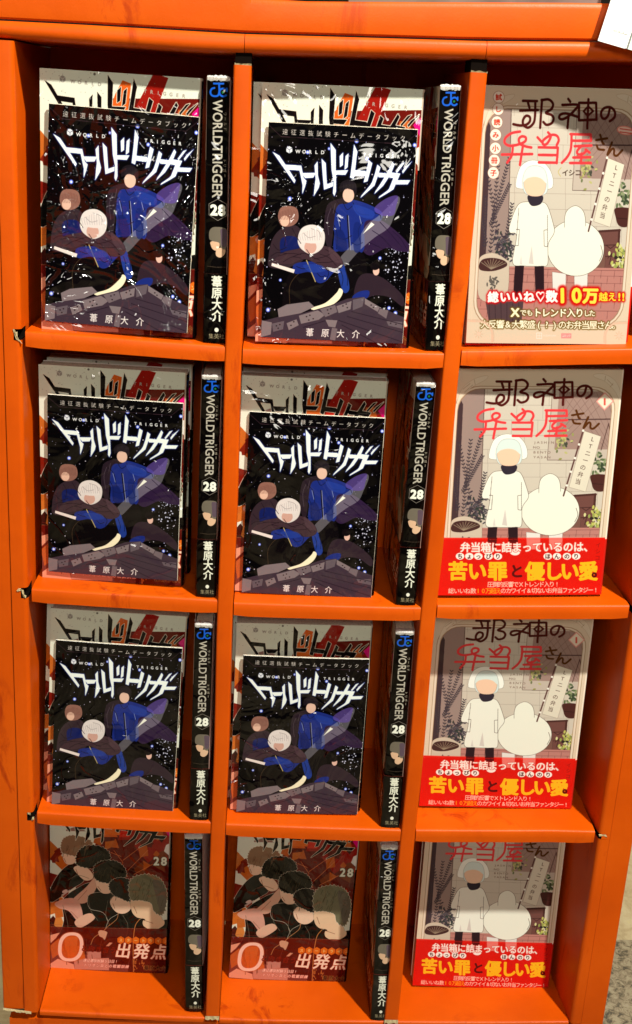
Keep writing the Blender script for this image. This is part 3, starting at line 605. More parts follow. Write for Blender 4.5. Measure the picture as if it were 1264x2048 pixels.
def plain(name, c, rough=.7, noise=0, scale=60, c2=None, spec=.3):
    m, nt, p = new_mat(name); L = nt.links.new
    if noise:
        g = nt.nodes.new('ShaderNodeNewGeometry'); n = N(nt, 'ShaderNodeTexNoise', Scale=scale, Detail=4.0); L(g.outputs['Position'], n.inputs['Vector'])
        L(ramp(nt, n.outputs['Fac'], [(.35, c), (.65, c2 or tuple(x * (1 - noise) for x in c))]), p.inputs['Base Color'])
    else: p.inputs['Base Color'].default_value = (*c, 1)
    p.inputs['Roughness'].default_value = rough; p.inputs['Specular IOR Level'].default_value = spec
    return m
def printed(name, img, wrinkle=.35, gloss=1.0, ink=.80):
    """printed jacket under clear shrink film: the coat carries the film's creases"""
    m, nt, p = new_mat(name); L = nt.links.new
    tx = N(nt, 'ShaderNodeTexImage'); tx.image = img; tx.interpolation = 'Cubic'; tx.extension = 'EXTEND'; dim = N(nt, 'ShaderNodeMix', data_type='RGBA', blend_type='MULTIPLY'); dim.inputs[0].default_value = 1; dim.inputs[7].default_value = (ink, ink, ink, 1); L(tx.outputs['Color'], dim.inputs[6]); L(dim.outputs[2], p.inputs['Base Color'])
    p.inputs['Roughness'].default_value = .6; p.inputs['Specular IOR Level'].default_value = .02
    p.inputs['Coat Weight'].default_value = gloss * .8; p.inputs['Coat Roughness'].default_value = .05; p.inputs['Coat IOR'].default_value = 1.42
    tc = N(nt, 'ShaderNodeTexCoord'); oi = N(nt, 'ShaderNodeObjectInfo'); sc = N(nt, 'ShaderNodeVectorMath', operation='SCALE'); sc.inputs['Scale'].default_value = 40
    cx = N(nt, 'ShaderNodeCombineXYZ'); L(oi.outputs['Random'], cx.inputs[0]); L(oi.outputs['Random'], cx.inputs[1]); L(cx.outputs[0], sc.inputs[0])
    ad = N(nt, 'ShaderNodeVectorMath', operation='ADD'); L(tc.outputs['Object'], ad.inputs[0]); L(sc.outputs[0], ad.inputs[1])
    n1 = N(nt, 'ShaderNodeTexNoise', Scale=13.0, Detail=3.0, Roughness=.45, Distortion=1.6); L(ad.outputs[0], n1.inputs['Vector'])
    n2 = N(nt, 'ShaderNodeTexNoise', Scale=15.0, Detail=2.5, Roughness=.5, Distortion=1.0); L(sc.outputs[0], ad.inputs[1])
    sh = N(nt, 'ShaderNodeVectorMath', operation='ADD'); sh.inputs[1].default_value = (7.3, 2.1, 5.7); L(ad.outputs[0], sh.inputs[0]); L(sh.outputs[0], n2.inputs['Vector'])
    r2 = ramp(nt, n2.outputs['Fac'], [(.44, (0, 0, 0)), (.485, (.25, .25, .25)), (.50, (1, 1, 1)), (.515, (.25, .25, .25)), (.56, (0, 0, 0))])
    b1 = N(nt, 'ShaderNodeBump', Strength=min(1, wrinkle * 1.6), Distance=.026 if wrinkle < .5 else .068); L(n1.outputs['Fac'], b1.inputs['Height'])
    b2 = N(nt, 'ShaderNodeBump', Strength=min(1, wrinkle * 1.5), Distance=.0012); L(r2, b2.inputs['Height']); L(b1.outputs[0], b2.inputs['Normal'])
    L(b2.outputs[0], p.inputs['Coat Normal'])
    return m

ORANGE = cardboard()
RAW = plain('torn_cardboard', (.50, .40, .22), .9, .4, 400, spec=.1)
VOID = plain('recess_shade', (.004, .0022, .0014), .95, spec=.05)  # near-black colour standing in for the shade inside notches and slots
PAPER = plain('page_edges', (.66, .60, .47), .8, .35, 700, spec=.1)
WHITE = plain('white_card', (.74, .75, .72), .5)
JACKET = plain('jacket_back', (.74, .70, .64), .35)
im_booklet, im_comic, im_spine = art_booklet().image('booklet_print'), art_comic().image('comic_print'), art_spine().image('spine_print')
im_bento, im_sampler = art_bento().image('bento_print'), art_bento(True).image('sampler_print')
P_BOOKLET, P_BOOKLET2 = printed('booklet_cover', im_booklet, .30), printed('booklet_cover_creased', im_booklet, .75)
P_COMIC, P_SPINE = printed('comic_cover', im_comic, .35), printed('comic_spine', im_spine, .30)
P_BENTO, P_SAMPLER = printed('picture_cover', im_bento, .10, .6), printed('sampler_cover', im_sampler, .08, .5, .64)
ALLP = {'comic': (P_COMIC, P_SPINE), 'bento': (P_BENTO, None)}
RED = plain('red_band_paper', (.50, .012, .006), .35, spec=.5)
BLACKP = plain('black_jacket', (.006, .004, .005), .3, spec=.5)
CREAMP = plain('cream_jacket', (.78, .68, .55), .4)
MAROON = plain('maroon_band', (.13, .010, .004), .3, spec=.5)

# ------------------------------------------------------------------ mesh helpers
def link(o, parent=None):
    COL.objects.link(o)
    if parent is not None: o.parent = parent
    return o
def mesh(name, V, F, mats, parent=None, fm=None, uv=None, smooth=False):
    me = bpy.data.meshes.new(name); off = Vector(parent.location) if (parent is not None and parent.get('world_space')) else Vector((0, 0, 0))
    me.from_pydata([tuple(Vector(v) - off) for v in V], [], F)
    for m in (mats if isinstance(mats, (list, tuple)) else [mats]): me.materials.append(m)
    if fm:
        for p, k in zip(me.polygons, fm): p.material_index = k
    if uv:
        l = me.uv_layers.new(name='UVMap')
        for p in me.polygons:
            for li, vi in zip(p.loop_indices, p.vertices): l.data[li].uv = uv(V[vi], p.material_index)
    if smooth:
        for p in me.polygons: p.use_smooth = True
        try: me.set_sharp_from_angle(angle=math.radians(38))
        except Exception: pass
    me.update(); return link(bpy.data.objects.new(name, me), parent)
def tag(o, label, cat, group=None):
    o['label'] = label; o['category'] = cat
    if group: o['group'] = group
    return o
def empty(name, loc=(0, 0, 0)):
    o = bpy.data.objects.new(name, None); o.location = loc; o.empty_display_size = .02; COL.objects.link(o); return o
def loft(name, rings, mats, parent=None, fm_side=None, cap=True, smooth=True):
    """rings: list of equal-length closed loops"""
    n = len(rings[0]); V = [tuple(v) for r in rings for v in r]; F = []; fm = []
    for i in range(len(rings) - 1):
        for j in range(n):
            F.append((i * n + j, i * n + (j + 1) % n, (i + 1) * n + (j + 1) % n, (i + 1) * n + j)); fm.append(fm_side[j] if fm_side else 0)
    if cap:
        F.append(tuple(range(n - 1, -1, -1))); F.append(tuple((len(rings) - 1) * n + k for k in range(n))); fm += [0, 0]
    return mesh(name, V, F, mats, parent, fm, smooth=smooth)
def box(name, a, b, mat, parent=None):
    (x0, y0, z0), (x1, y1, z1) = a, b
    V = [(x0,y0,z0),(x1,y0,z0),(x1,y1,z0),(x0,y1,z0),(x0,y0,z1),(x1,y0,z1),(x1,y1,z1),(x0,y1,z1)]
    return mesh(name, V, [(0,3,2,1),(4,5,6,7),(0,1,5,4),(1,2,6,5),(2,3,7,6),(3,0,4,7)], mat, parent)
def arc(cx, cy, r, a0, a1, n=5):
    return [(cx + r * math.cos(math.radians(a0 + (a1 - a0) * k / n)), cy + r * math.sin(math.radians(a0 + (a1 - a0) * k / n))) for k in range(n + 1)]

# ------------------------------------------------------------------ the display stand
FZ = -1.2
stand = empty('display_stand', (.083, .06, FZ)); stand['world_space'] = 1
tag(stand, 'orange cardboard display stand with twelve open compartments of books', 'display stand')
D = .135
SH = {1: [(-.1494,-.0003),(-.1091,-.0012),(-.0074,-.0042),(.0061,-.0053),(.1509,-.0017),(.163,.0007),(.2867,.0085),(.316,.0098)],
      2: [(-.1484,-.1978),(-.111,-.1985),(-.0071,-.2013),(.0056,-.2029),(.1493,-.2017),(.1624,-.1991),(.2527,-.1954),(.316,-.193)],
      3: [(-.1493,-.3952),(-.1129,-.3964),(-.0074,-.4),(.0054,-.4013),(.151,-.4025),(.1634,-.4021),(.277,-.3984),(.316,-.3986)],
      4: [(-.1536,-.5954),(-.0281,-.5992),(-.0058,-.5997),(.0244,-.6005),(.1632,-.5998),(.3213,-.5958)]}
def shz(r, x): xs, zs = zip(*SH[r]); return float(np.interp(x, xs, zs))
rnd = random.Random(2)
NOTCH_L = [(.0065, -.0085)[::1], ]
def column(sec_full, sec_cut, z0, z1, notches, name):
    """folded column of cardboard; at each shelf its front corner is torn away"""
    zs = []; z = z0
    for a, b in sorted(notches): zs += [(z, a, 0), (a, b, 1)]; z = b
    zs.append((z, z1, 0)); V = []; F = []; fm = []; n = len(sec_full)
    for a, b, k in zs:
        m_ = max(1, int((b - a) / .03)); sec = sec_cut if k else sec_full
        for i in range(m_ + 1):
            zz = a + (b - a) * i / m_
            w = 0 if (k or i in (0, m_)) else rnd.uniform(-.00025, .00025)
            base = len(V); V += [(x, y + (w if y < .02 else 0), zz) for x, y in sec]
            if i: 
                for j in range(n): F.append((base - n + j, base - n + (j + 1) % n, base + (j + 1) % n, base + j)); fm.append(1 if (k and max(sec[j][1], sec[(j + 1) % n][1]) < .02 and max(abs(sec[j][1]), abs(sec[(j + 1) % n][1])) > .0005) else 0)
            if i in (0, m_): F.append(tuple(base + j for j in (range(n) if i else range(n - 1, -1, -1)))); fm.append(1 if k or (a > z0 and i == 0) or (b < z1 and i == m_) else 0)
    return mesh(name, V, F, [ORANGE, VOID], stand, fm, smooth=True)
nl = [(-.0068, .0012), (-.2055, -.1968), (-.4025, -.3950)]
nr = [(.0030, .0095), (-.2000, -.1945), (-.4050, -.4000)]
sl = [(-.1627, .0)] + arc(-.1540, .0035, .0035, -90, 0) + [(-.1500, D), (-.1627, D)]
sl_cut = [(-.1627, .0)] + [(-.1558, .0), (-.1558, .003), (-.1555, .006), (-.1553, .010), (-.1548, .014), (-.1505, .016)] + [(-.1500, D), (-.1627, D)]
column(sl, sl_cut, -.5965, .1915, nl, 'side_panel')
sr = [(.3265, .0), (.3265, D), (.3085, D)] + list(reversed(arc(.3205, .0035, .0038, -180, -90)))[::-1]
sr_cut = [(.3265, .0), (.3265, D), (.3085, D), (.3155, .016), (.3182, .014), (.3186, .010), (.3190, .006), (.3192, .003), (.3194, .0)]
column(sr[::-1], sr_cut[::-1], -.5965, .2065, nr, 'side_panel')
def strip(x0, x1, z0, z1, name='edge_strip'):
    sec = [(x0, .0012)] + arc(x1 - .0015, .0018, .0012, -90, 0, 3) + [(x1, D + .01), (x0, D + .01)] if x0 > 0 else arc(x0 + .0015, .0018, .0012, 180, 270, 3) + [(x1, .0010), (x1, D + .01), (x0, D + .01)]
    if x0 < 0: sec = sec
    R_ = []
    for i in range(15):
        z = z0 + (z1 - z0) * i / 14; w = rnd.uniform(-.0003, .0003); R_.append([(x, y + (w if y < .02 else 0), z) for x, y in sec])
    return loft(name, R_, [ORANGE], stand)
strip(-.1813, -.1633, -.5935, .2025); strip(.3272, .3471, -.7, .2150)
for xc, zt in ((0, .1848), (.1575, .1888)):
    h = .006; V = []; sec = arc(xc - h + .0016, .0016, .0016, 180, 270, 4) + arc(xc + h - .0016, .0016, .0016, 270, 360, 4) + [(xc + h, D), (xc - h, D)]
    R_ = []
    for i in range(27):
        z = -.5975 + (zt + .5975) * i / 26; dx = .0004 * math.sin(i * .9 + xc * 40)
        R_.append([(x + dx, y, z) for x, y in sec])
    d_ = loft('divider', R_, [ORANGE], stand)
    box('slot_shade_block', (xc - h + .0006, .0035, zt - .001), (xc + h - .0006, .03, zt + .0085), VOID, stand)  # dark block added in the gap to stand for its shade
    # torn raw end of the divider below the rail
    V = []; F = []; m_ = 8
    for i in range(m_ + 1):
        x = xc - h + .0004 + (2 * h - .0008) * i / m_; zz = zt + rnd.uniform(.0004, .0013)
        V += [(x, .0002, zt - .0002), (x, -.0004 + rnd.uniform(0, .0004), zz), (x, .004, zt + .0003)]
        if i: b = (i - 1) * 3; F += [(b, b + 3, b + 4, b + 1), (b + 1, b + 4, b + 5, b + 2)]
    mesh('torn_edge', V, F, RAW, stand)
    V = []; F = []
    for i in range(m_ + 1):
        x = xc - h + (2 * h) * i / m_; zz = -.5985 + rnd.uniform(-.0016, .0002)
        V += [(x, -.0003, -.5962), (x, -.0012, zz), (x, .004, -.5985)]
        if i: b = (i - 1) * 3; F += [(b, b + 1, b + 4, b + 3), (b + 1, b + 2, b + 5, b + 4)]
    mesh('torn_edge', V, F, RAW, stand)
# little torn flaps of raw board at the column notches
def scrap(pts, y, th=.0007):
    n = len(pts); V = [(x, y + .0006 * (i % 2), z) for i, (x, z) in enumerate(pts)] + [(x, y + th + .001, z) for x, z in pts]
    F = [tuple(range(n)), tuple(range(2 * n - 1, n - 1, -1))] + [(i, i + n, (i + 1) % n + n, (i + 1) % n) for i in range(n)]
    mesh('torn_flap', V, F, RAW, stand)
scrap([(-.1560,.0010),(-.1553,-.0020),(-.1540,-.0058),(-.1512,-.0078),(-.1500,-.0090),(-.1520,-.0066),(-.1531,-.0050),(-.1531,-.0008),(-.1545,-.0010),(-.1552,.0010)], -.0008)
scrap([(-.1588,-.1990),(-.1572,-.1972),(-.1556,-.1976),(-.1552,-.1990),(-.1570,-.1992),(-.1580,-.2000)], -.0010)
scrap([(-.1550,-.1986),(-.1538,-.1990),(-.1533,-.2030),(-.1518,-.2034),(-.1520,-.2050),(-.1540,-.2044),(-.1546,-.2010)], -.0008)
scrap([(-.1552,-.3950),(-.1532,-.3956),(-.1530,-.3970),(-.1540,-.3966),(-.1550,-.3964)], -.0008)
scrap([(-.1518,-.4000),(-.1502,-.3990),(-.1503,-.4014),(-.1526,-.4024)], -.0006)
scrap([(.3190,-.1962),(.3226,-.1956),(.3228,-.1968),(.3192,-.1974)], -.0007)
scrap([(.3170,-.4008),(.3225,-.4002),(.3240,-.4024),(.3210,-.4018),(.3172,-.4020)], -.0006)

def shelf(row, x0, x1, name='shelf'):
    th = .0116 if row < 4 else .0048; R_ = []; n = 12
    for i in range(n + 1):
        x = x0 + (x1 - x0) * i / n; z = shz(row, x); y0 = .0012 - .0006 * math.sin(math.pi * i / n); w = rnd.uniform(-.00015, .00015)
        curl = (.0010 if i in (0, n) else 0) if row < 4 else 0
        R_.append([(x, y0 + .0002, z - th + w + curl), (x, y0, z - th * .6), (x, y0, z - .0016), (x, y0 + .0005, z - .0006), (x, y0 + .0016, z), (x, y0 + .004, z + .0001), (x, .045, z - .0001), (x, .09, z), (x, D, z), (x, D, z - th), (x, .004, z - th)])
    return loft(name, R_, [ORANGE], stand)
for row in (1, 2, 3, 4):
    xl = -.1478 if row < 4 else -.1497; xr = .3138 if row < 4 else .3160
    shelf(row, xl, -.0064); shelf(row, .0064, .1511); shelf(row, .1639, xr)
    # closing flap behind the lip, down to the next cell's ceiling
# rails across the top
RB = [(-.2, .1945), (-.152, .1934), (-.0286, .192), (.0109, .1932), (.1037, .1962), (.1705, .198), (.2591, .2026), (.36, .2070)]
RT = [(-.2, .2030), (-.1589, .2033), (-.107, .2038), (-.0289, .2039), (-.0004, .204), (.1294, .2077), (.1584, .2085), (.2174, .2114), (.36, .2172)]
ip = lambda T, x: float(np.interp(x, *zip(*T)))
def rail(x0, x1, name='top_rail'):
    R_ = []; n = 14
    for i in range(n + 1):
        x = x0 + (x1 - x0) * i / n; b, t = ip(RB, x), ip(RT, x); w = rnd.uniform(-.0002, .0002)
        R_.append([(x, .0045, b - .0006), (x, .0018, b + .0002), (x, .0002, b + .002 + w), (x, -.0006, b + .0045), (x, -.0002, t - .003), (x, .0006, t - .0012), (x, .002, t), (x, D, t), (x, D, b - .001)])
    return loft(name, R_, [ORANGE], stand)
rail(-.182, .0003); rail(.0007, .1608); rail(.1612, .348)
HT = [(-.2, .262), (-.004, .262), (.0035, .2262), (.04, .2262), (.0684, .2276), (.2144, .2352), (.36, .2412)]
def header():
    R_ = []; xs = [-.19, -.15, -.1, -.05, -.004, .0035, .02, .04, .0684, .1, .14, .18, .2144, .26, .3, .352]
    for x in xs:
        b, t = ip(RT, x) + .0011, ip(HT, x); w = rnd.uniform(-.0002, .0002)
        R_.append([(x, .0024, b), (x, .0008 + w, b + .0012), (x, .0002, b + .006), (x, .0004, t - .004), (x, .0010, t - .0012), (x, .0022, t), (x, .0040, t), (x, .0050, b)])
    return loft('header_band', R_, [ORANGE], stand)
header()
box('upper_shelf', (-.19, .0052, .2185), (.352, D, .2200), ORANGE, stand)
box('back_panel', (-.1496, D - .003, -.5990), (.3080, D + .004, .2050), ORANGE, stand)
# plinth under the lowest shelf
V = []; R_ = []
for z in (FZ + .0, -1.0, -.8, -.6080, -.6056): R_.append([(-.1765, .0030, z), (.3440, .0030, z), (.3440, D, z), (-.1765, D, z)])
loft('plinth', R_, [ORANGE], stand, smooth=False)
# crushed raw bottom edge of the left strip
V = []; F = []; m_ = 18
for i in range(m_ + 1):
    x = -.1808 + .024 * i / m_; zt = -.5920 - .0035 * (i / m_) ; V += [(x, .0000, zt), (x, -.0008 - rnd.uniform(0, .0006), zt - .0012 - rnd.uniform(0, .001)), (x, .006, zt - .0022)]
    if i: b = (i - 1) * 3; F += [(b, b + 1, b + 4, b + 3), (b + 1, b + 2, b + 5, b + 4)]
mesh('torn_edge', V, F, RAW, stand)
del stand['world_space']

# ------------------------------------------------------------------ books
def Rm(yaw, lean, roll): return Matrix.Rotation(yaw, 3, 'Z') @ Matrix.Rotation(-lean, 3, 'X') @ Matrix.Rotation(roll, 3, 'Y')
def section(w, t, off=0.0, gap=0.0, n=8):
    """outer path of the jacket seen from above: free edge, front, rounded spine, back"""
    P = []; r = .0016
    for k in range(n + 1):
        u = k / n; P.append((u * (w - r) - (gap if k == 0 else 0), -off - .0005 * math.sin(math.pi * u) * (1 if w > .1 else 0)))
    P += [(w - r + (r + off) * math.sin(a), r - (r + off) * math.cos(a)) for a in (.4, .8, 1.2, math.pi / 2)]
    P += [(w + off + .0006 * math.sin(math.pi * k / 4), r + (t - 2 * r) * k / 4) for k in (1, 2, 3)]
    P += [(w - r + (r + off) * math.cos(a), t - r + (r + off) * math.sin(a)) for a in (0, .4, .8, 1.2, math.pi / 2)]
    P += [(0, t + off)]
    return P
def jacket(name, parent, w, h, t, z0, z1, off, mats, kind):
    """thin folded sheet (0.3 mm) following the section"""
    O, I = section(w, t, off), section(w, t, off - .0003); n = len(O); nz = 6; V = []; F = []; fm = []; nf = 8
    for iz in range(nz + 1):
        z = z0 + (z1 - z0) * iz / nz; V += [(x, y, z) for x, y in O]
    b1 = len(V)
    for iz in range(nz + 1):
        z = z0 + (z1 - z0) * iz / nz; V += [(x, y, z) for x, y in I]
    def face_mat(j): return 0 if j < nf else (1 if j < n - 2 else 2)
    for iz in range(nz):
        for j in range(n - 1):
            a = iz * n + j; F.append((a, a + 1, a + 1 + n, a + n)); fm.append(face_mat(j))
            a += b1; F.append((a, a + n, a + 1 + n, a + 1)); fm.append(2)
    for j in range(n - 1):
        a = j; F.append((a, b1 + a, b1 + a + 1, a + 1)); fm.append(2); a = nz * n + j; F.append((a, a + 1, b1 + a + 1, b1 + a)); fm.append(2)
    for iz in range(nz):
        for j in (0, n - 1): a = iz * n + j; F.append((a, a + n, b1 + a + n, b1 + a)); fm.append(2)
    def uv(v, m):
        x, y, z = v
        if m == 1: return (min(1, max(0, y / t)), z / h)
        return (min(1, max(0, x / w)), z / h)
    return mesh(name, V, F, mats, parent, fm, uv, smooth=True)
def pages(parent, w, h, t):
    i = .0012; n = 10; V = []; F = []
    for z in (.0006, h - .0004):
        for k in range(n + 1): V.append((.0007, i + (t - 2 * i) * k / n, z))
        for k in range(n + 1): V.append((w - .001, t - i - (t - 2 * i) * k / n, z))
    m_ = 2 * (n + 1); F = [tuple(range(m_ - 1, -1, -1)), tuple(range(m_, 2 * m_))] + [(j, (j + 1) % m_, (j + 1) % m_ + m_, j + m_) for j in range(m_)]
    mesh('pages', V, F, PAPER, parent)
def place(root, x0, y0, z0, yaw, lean, roll, spine_out=False, w=0):
    M = Rm(yaw, lean, roll); P = Vector((x0, y0, z0))
    if spine_out: M = M @ Matrix.Rotation(-math.pi / 2, 3, 'Z'); P = P - M @ Vector((w, 0, 0))
    root.matrix_world = Matrix.Translation(P) @ M.to_4x4()
def film_mat():
    m, nt, p = new_mat('shrink_film'); p.inputs['Base Color'].default_value = (.85, .84, .80, 1); p.inputs['Roughness'].default_value = .12
    p.inputs['Specular IOR Level'].default_value = .9; p.inputs['Alpha'].default_value = .55
    return m
FILM = film_mat()
def film_tuft(parent, w, h, t, seed):
    """welded edge of the shrink film puckered along the head of the spine"""
    q = random.Random(seed); V = []; F = []; n = 14
    for i in range(n + 1):
        y = t * (.04 + .92 * i / n); a = math.sin(math.pi * i / n) ** .5
        V += [(w + .0004, y, h - .0022 - q.uniform(0, .0012) * a), (w + .0011 * a + q.uniform(-.0002, .0005), y, h - .0003), (w - .0012, y + q.uniform(-.0003, .0003), h + .0007 + q.uniform(0, .0010) * a), (w - .0060, y, h + .0002 + q.uniform(0, .0003))]
        if i:
            b_ = (i - 1) * 4
            for k in range(3): F.append((b_ + k, b_ + k + 1, b_ + k + 5, b_ + k + 4))
    mesh('film_edge', V, F, FILM, parent)
def comic(x0, y0, z0, yaw, lean, roll, w, h, t=.0155, spine_out=False, label='', group='volume 28 comics standing face out'):
    r = empty('comic_book'); pages(r, w, h, t)
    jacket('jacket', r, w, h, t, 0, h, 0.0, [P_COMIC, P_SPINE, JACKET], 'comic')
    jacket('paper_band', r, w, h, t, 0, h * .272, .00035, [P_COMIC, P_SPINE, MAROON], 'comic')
    if spine_out: film_tuft(r, w, h, t, int(x0 * 1e4 + z0 * 1e5))
    tag(r, label, 'comic book', group); place(r, x0, y0, z0, yaw, lean, roll, spine_out, w); return r
def bento(x0, y0, z0, yaw, lean, roll, w, h, t=.0150, label=''):
    r = empty('comic_book'); pages(r, w, h, t)
    jacket('jacket', r, w, h, t, 0, h, 0.0, [P_BENTO, CREAMP, CREAMP], 'bento')
    jacket('paper_band', r, w, h, t, 0, h * .258, .00035, [P_BENTO, RED, RED], 'bento')
    tag(r, label, 'comic book', 'picture covered comics in the right compartments'); place(r, x0, y0, z0, yaw, lean, roll); return r
def booklet(x0, y0, z0, yaw, lean, roll, w, h, mat, label, t=.0018, bow=.0010, cat='booklet', name='booklet', group='dark booklets in front of the comics', twist=0.0):
    nx, nz = 10, 14; V = []; F = []; fm = []
    def yy(u, v): return -bow * math.sin(math.pi * u) * (.4 + .6 * v) - .0006 * math.sin(math.pi * v * 1.3) + twist * (u - .5) * (v - .5)
    r = empty(name)
    for s_ in (0, 1):
        for k in range(nz + 1):
            for i in range(nx + 1): V.append((w * i / nx, yy(i / nx, k / nz) + (t if s_ else 0), h * k / nz))
    B = (nx + 1) * (nz + 1)
    for k in range(nz):
        for i in range(nx):
            a = k * (nx + 1) + i; F.append((a, a + 1, a + nx + 2, a + nx + 1)); fm.append(0); a += B; F.append((a, a + nx + 1, a + nx + 2, a + 1)); fm.append(1)
    for k in range(nz):
        for i in (0, nx): a = k * (nx + 1) + i; F.append((a, a + nx + 1, B + a + nx + 1, B + a)); fm.append(1)
    for i in range(nx):
        for k in (0, nz): a = k * (nx + 1) + i; F.append((a, a + 1, B + a + 1, B + a)); fm.append(1)
    tn = t
    cover = mesh('cover', V, F, [mat, WHITE], r, fm, lambda v, m: (v[0] / w, v[2] / h), smooth=True)
    # inner leaves between the covers
    V = []; F = []
    for s_ in (.25, .75):
        for k in range(nz + 1):
            for i in range(nx + 1): V.append((.0004 + (w - .0002) * i / nx, yy(i / nx, k / nz) + t * s_, .0003 + (h + .0001) * k / nz))
    for k in range(nz):
        for i in range(nx): a = k * (nx + 1) + i; F.append((a, a + 1, a + nx + 2, a + nx + 1)); F.append((a + B, a + B + nx + 1, a + B + nx + 2, a + B + 1))
    for i in range(nx):
        for k in (0, nz): a = k * (nx + 1) + i; F.append((a, a + 1, B + a + 1, B + a))
    for k in range(nz):
        for i in (0, nx): a = k * (nx + 1) + i; F.append((a, a + nx + 1, B + a + nx + 1, B + a))
    mesh('leaves', V, F, PAPER, r)
    tag(r, label, cat, group); place(r, x0, y0, z0, yaw, lean, roll); return r

PLACE = {(1, 1): 'top left compartment', (1, 2): 'top middle compartment', (1, 3): 'top right compartment', (2, 1): 'second row left compartment', (2, 2): 'second row middle compartment', (2, 3): 'second row right compartment',
         (3, 1): 'third row left compartment', (3, 2): 'third row middle compartment', (3, 3): 'third row right compartment', (4, 1): 'bottom left compartment', (4, 2): 'bottom middle compartment', (4, 3): 'bottom right compartment'}
FRONT = {(1, 1): (-.1386, .0146, -.0010, .0009, .0265, .0068, .1097, .1770), (1, 2): (.0149, .0186, -.0034, -.0259, .0246, -.0120, .1118, .1785),
         (2, 1): (-.1439, .0254, -.1986, -.0454, .0028, .0013, .1096, .1695), (2, 2): (.0063, .0219, -.2021, .0086, .0232, -.0017, .1096, .1719),
         (3, 1): (-.1429, .0176, -.3969, .0059, .0343, .0313, .1076, .1738), (3, 2): (.0088, .0223, -.4010, .0304, .0198, -.0009, .1096, .1700),
         (4, 1): (-.1500, .0566, -.5966, -.0218, .02, .0081, .1062, .174), (4, 2): (.0127, .0530, -.5999, -.0126, .02, .0220, .1077, .174)}
BOOK = {(1, 1): (-.1357, .0105, .0061, -.0289, .0280, .0335, .1017, .1475), (1, 2): (.0190, .0151, .0010, -.0219, .0171, -.0046, .1028, .1485),
        (2, 1): (-.1387, .0221, -.1917, -.0554, -.0009, .0132, .1004, .1412), (2, 2): (.0118, .0184, -.2015, -.0000, .0225, .0054, .1016, .1447),
        (3, 1): (-.1383, .0141, -.3961, .0001, .0346, .0340, .0997, .1474), (3, 2): (.0141, .0175, -.4000, .0200, .0173, .0067, .1014, .1430)}
SPINE = {(1, 1): (-.0223, .0071, -.0030, .0179, .0181, -.0122, .0163, .1795), (1, 2): (.1379, .0067, -.0008, .0304, .0143, -.0268, .0150, .18),
         (2, 1): (-.0233, .0047, -.2006, .0085, .0183, .0010, .0151, .1728), (2, 2): (.1315, .0053, -.2013, -.0026, .0168, .0106, .0154, .1753),
         (3, 1): (-.0241, .0036, -.3993, -.0013, .0187, .0009, .0151, .1745), (3, 2): (.1340, .0045, -.4018, -.0318, .0199, -.0044, .0157, .1765),
         (4, 1): (-.0243, .0085, -.5985, -.0403, .0209, -.0253, .0159, .1770), (4, 2): (.1395, .0032, -.5993, -.0114, .0233, -.0191, .0149, .1762)}
for k, v in FRONT.items():
    if k[0] < 4: lb = 'white topped comic behind the dark booklet in the ' + PLACE[k]
    else: lb = 'comic with overlapping heads and a big zero in the ' + PLACE[k]
    comic(*v, label=lb)
for k, v in SPINE.items():
    comic(*v[:6], .1115, v[7], v[6], spine_out=True, label='black comic turned spine out in the ' + PLACE[k], group='comics turned spine out')
for k, v in BOOK.items():
    t_ = {(1, 1): .004, (2, 1): .002}.get(k, 0.0)
    booklet(*v, P_BOOKLET2 if k == (1, 1) else P_BOOKLET, label='small dark starry booklet standing in the ' + PLACE[k], twist=t_)
# second copies that show behind the first
for k, dx, dy, dyaw, dz in (((1, 2), -.0062, .0172, .0, .0002), ((2, 1), .0030, .0180, .03, .0018), ((2, 2), .0006, .0172, .0, .0022), ((3, 1), -.0060, .0176, .0, .0010), ((3, 2), -.0050, .0172, -.03, .0004)):
    v = list(FRONT[k]); v[0] += dx; v[1] += dy; v[3] += dyaw; v[2] += dz
    comic(*v, label='second white topped comic hidden at the back of the ' + PLACE[k])
bento(.1655, .0141, -.1959, .0312, .0113, -.0332, .1305, .1803, label='cream comic with red band standing upright in the second row right compartment')
bento(.1695, .0336, -.3993, -.001, .02, -.0124, .1317, .182, label='cream comic with red band set back in the third row right compartment')
bento(.1812, .0455, -.5974, -.0016, .085, .0061, .1264, .182, label='cream comic with red band leaning far back in the bottom right compartment')
bento(.1683, .0165, .0020, .0505, .0792, -.0188, .122, .1740, label='comic hidden behind the pale sampler booklet in the top right compartment')
booklet(.1680, .0116, .0046, .0400, .0792, -.0300, .1190, .1772, P_SAMPLER, 'pale pink sampler booklet with yellow lettering in the top right compartment', t=.0028, bow=.0003, name='sampler_booklet', cat='booklet', group='sampler booklets')

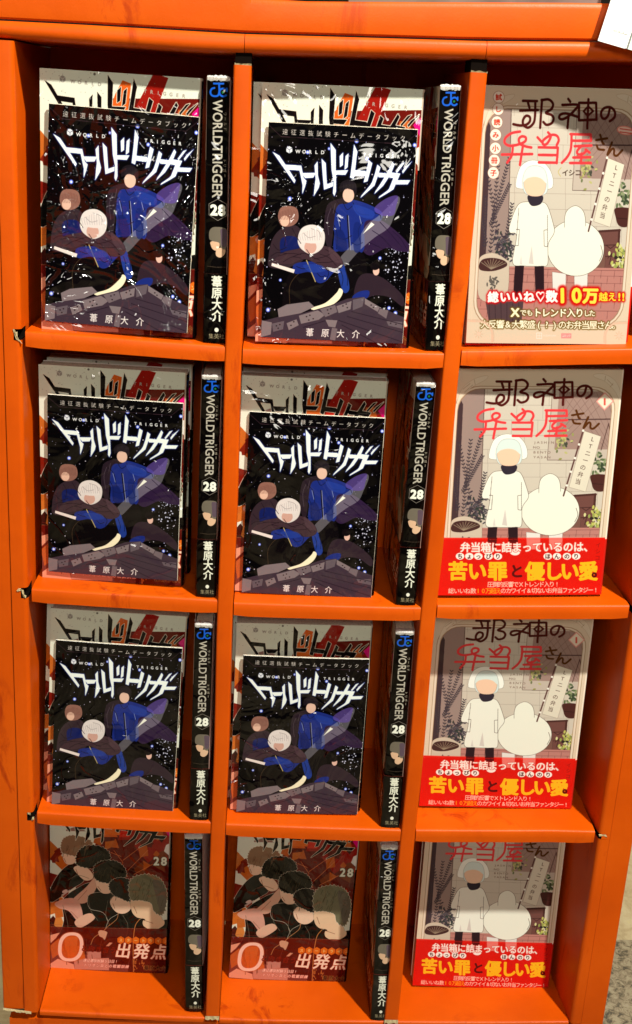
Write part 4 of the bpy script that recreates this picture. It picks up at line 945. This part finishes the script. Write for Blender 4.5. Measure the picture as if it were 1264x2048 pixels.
# white folded leaflet hanging down over the rail at the top right, a magazine on the upper shelf
lf = empty('leaflet')
def sheet(name, x0, x1, z0, z1, y0, y1, mat, parent): return box(name, (x0, y0, z0), (x1, y1, z1), mat, parent)
sheet('front_page', 0, .0186, 0, .105, 0, .0006, WHITE, lf); sheet('back_page', .0006, .068, .0004, .105, .0012, .0018, WHITE, lf)
GREY = plain('grey_print', (.22, .21, .19), .6); PALE = plain('pale_green_print', (.62, .70, .62), .5)
sheet('second_page', .0207, .068, .0002, .105, -.0002, .0008, PALE, lf)
sheet('fold_line', .0187, .0189, .0005, .105, .0001, .0010, GREY, lf); sheet('fold_line', .0200, .0202, .0005, .105, .0001, .0010, GREY, lf)
V = []; F = []
for i in range(12):
    x = .0075 + i * .00085; z = .0080 + .0001 * (i % 3); hh = .0006 + .0004 * ((i * 7) % 3) / 2
    b = len(V); V += [(x, -.00008, z), (x + .00055, -.00008, z), (x + .00055, -.00008, z + hh), (x, -.00008, z + hh)]; F.append((b, b + 1, b + 2, b + 3))
mesh('small_print', V, F, GREY, lf)['kind'] = 'stuff'
tag(lf, 'white folded leaflet hanging askew at the upper right corner', 'leaflet')
lf.matrix_world = Matrix.Translation((.2318, -.0110, .2124)) @ Matrix.Rotation(math.radians(12.0), 4, 'Y') @ Matrix.Rotation(math.radians(-3), 4, 'Z')
mg = box('magazine', (.068, .0100, .2205), (.236, .0180, .300), plain('grey_brown_cover', (.20, .13, .11), .4, .4, 30), None)
tag(mg, 'grey brown magazine standing on the upper shelf, only its foot in view', 'magazine')

# ------------------------------------------------------------------ floor behind and below
def floor_mat(name, stops, scale, big=None, rough=.5):
    m, nt, p = new_mat(name); L = nt.links.new; g = nt.nodes.new('ShaderNodeNewGeometry')
    v = N(nt, 'ShaderNodeTexNoise', Scale=scale, Detail=5.0, Roughness=.75, Distortion=.6); L(g.outputs['Position'], v.inputs['Vector'])
    L(ramp(nt, v.outputs['Fac'], stops), p.inputs['Base Color']); p.inputs['Roughness'].default_value = rough
    return m
CREAM = floor_mat('cream_stone', [(.30, (.24, .18, .09)), (.48, (.34, .27, .15)), (.60, (.38, .32, .19)), (.75, (.41, .35, .14))], 26)
GRAN = floor_mat('speckled_granite', [(.37, (.02, .013, .006)), (.45, (.10, .078, .04)), (.51, (.19, .145, .09)), (.60, (.24, .21, .13)), (.68, (.25, .19, .15))], 75)
fl = mesh('floor', [(-6, -5, FZ), (6, -5, FZ), (6, 9, FZ), (-6, 9, FZ)], [(0, 1, 2, 3)], CREAM); fl['kind'] = 'structure'
pv = mesh('granite_paving', [(.28, -2.5, FZ + .004), (3, -2.5, FZ + .004), (3, .872, FZ + .004), (.28, .872, FZ + .004)], [(0, 1, 2, 3)], GRAN); pv['kind'] = 'structure'
for o in list(bpy.data.objects):
    if 'world_space' in o: del o['world_space']
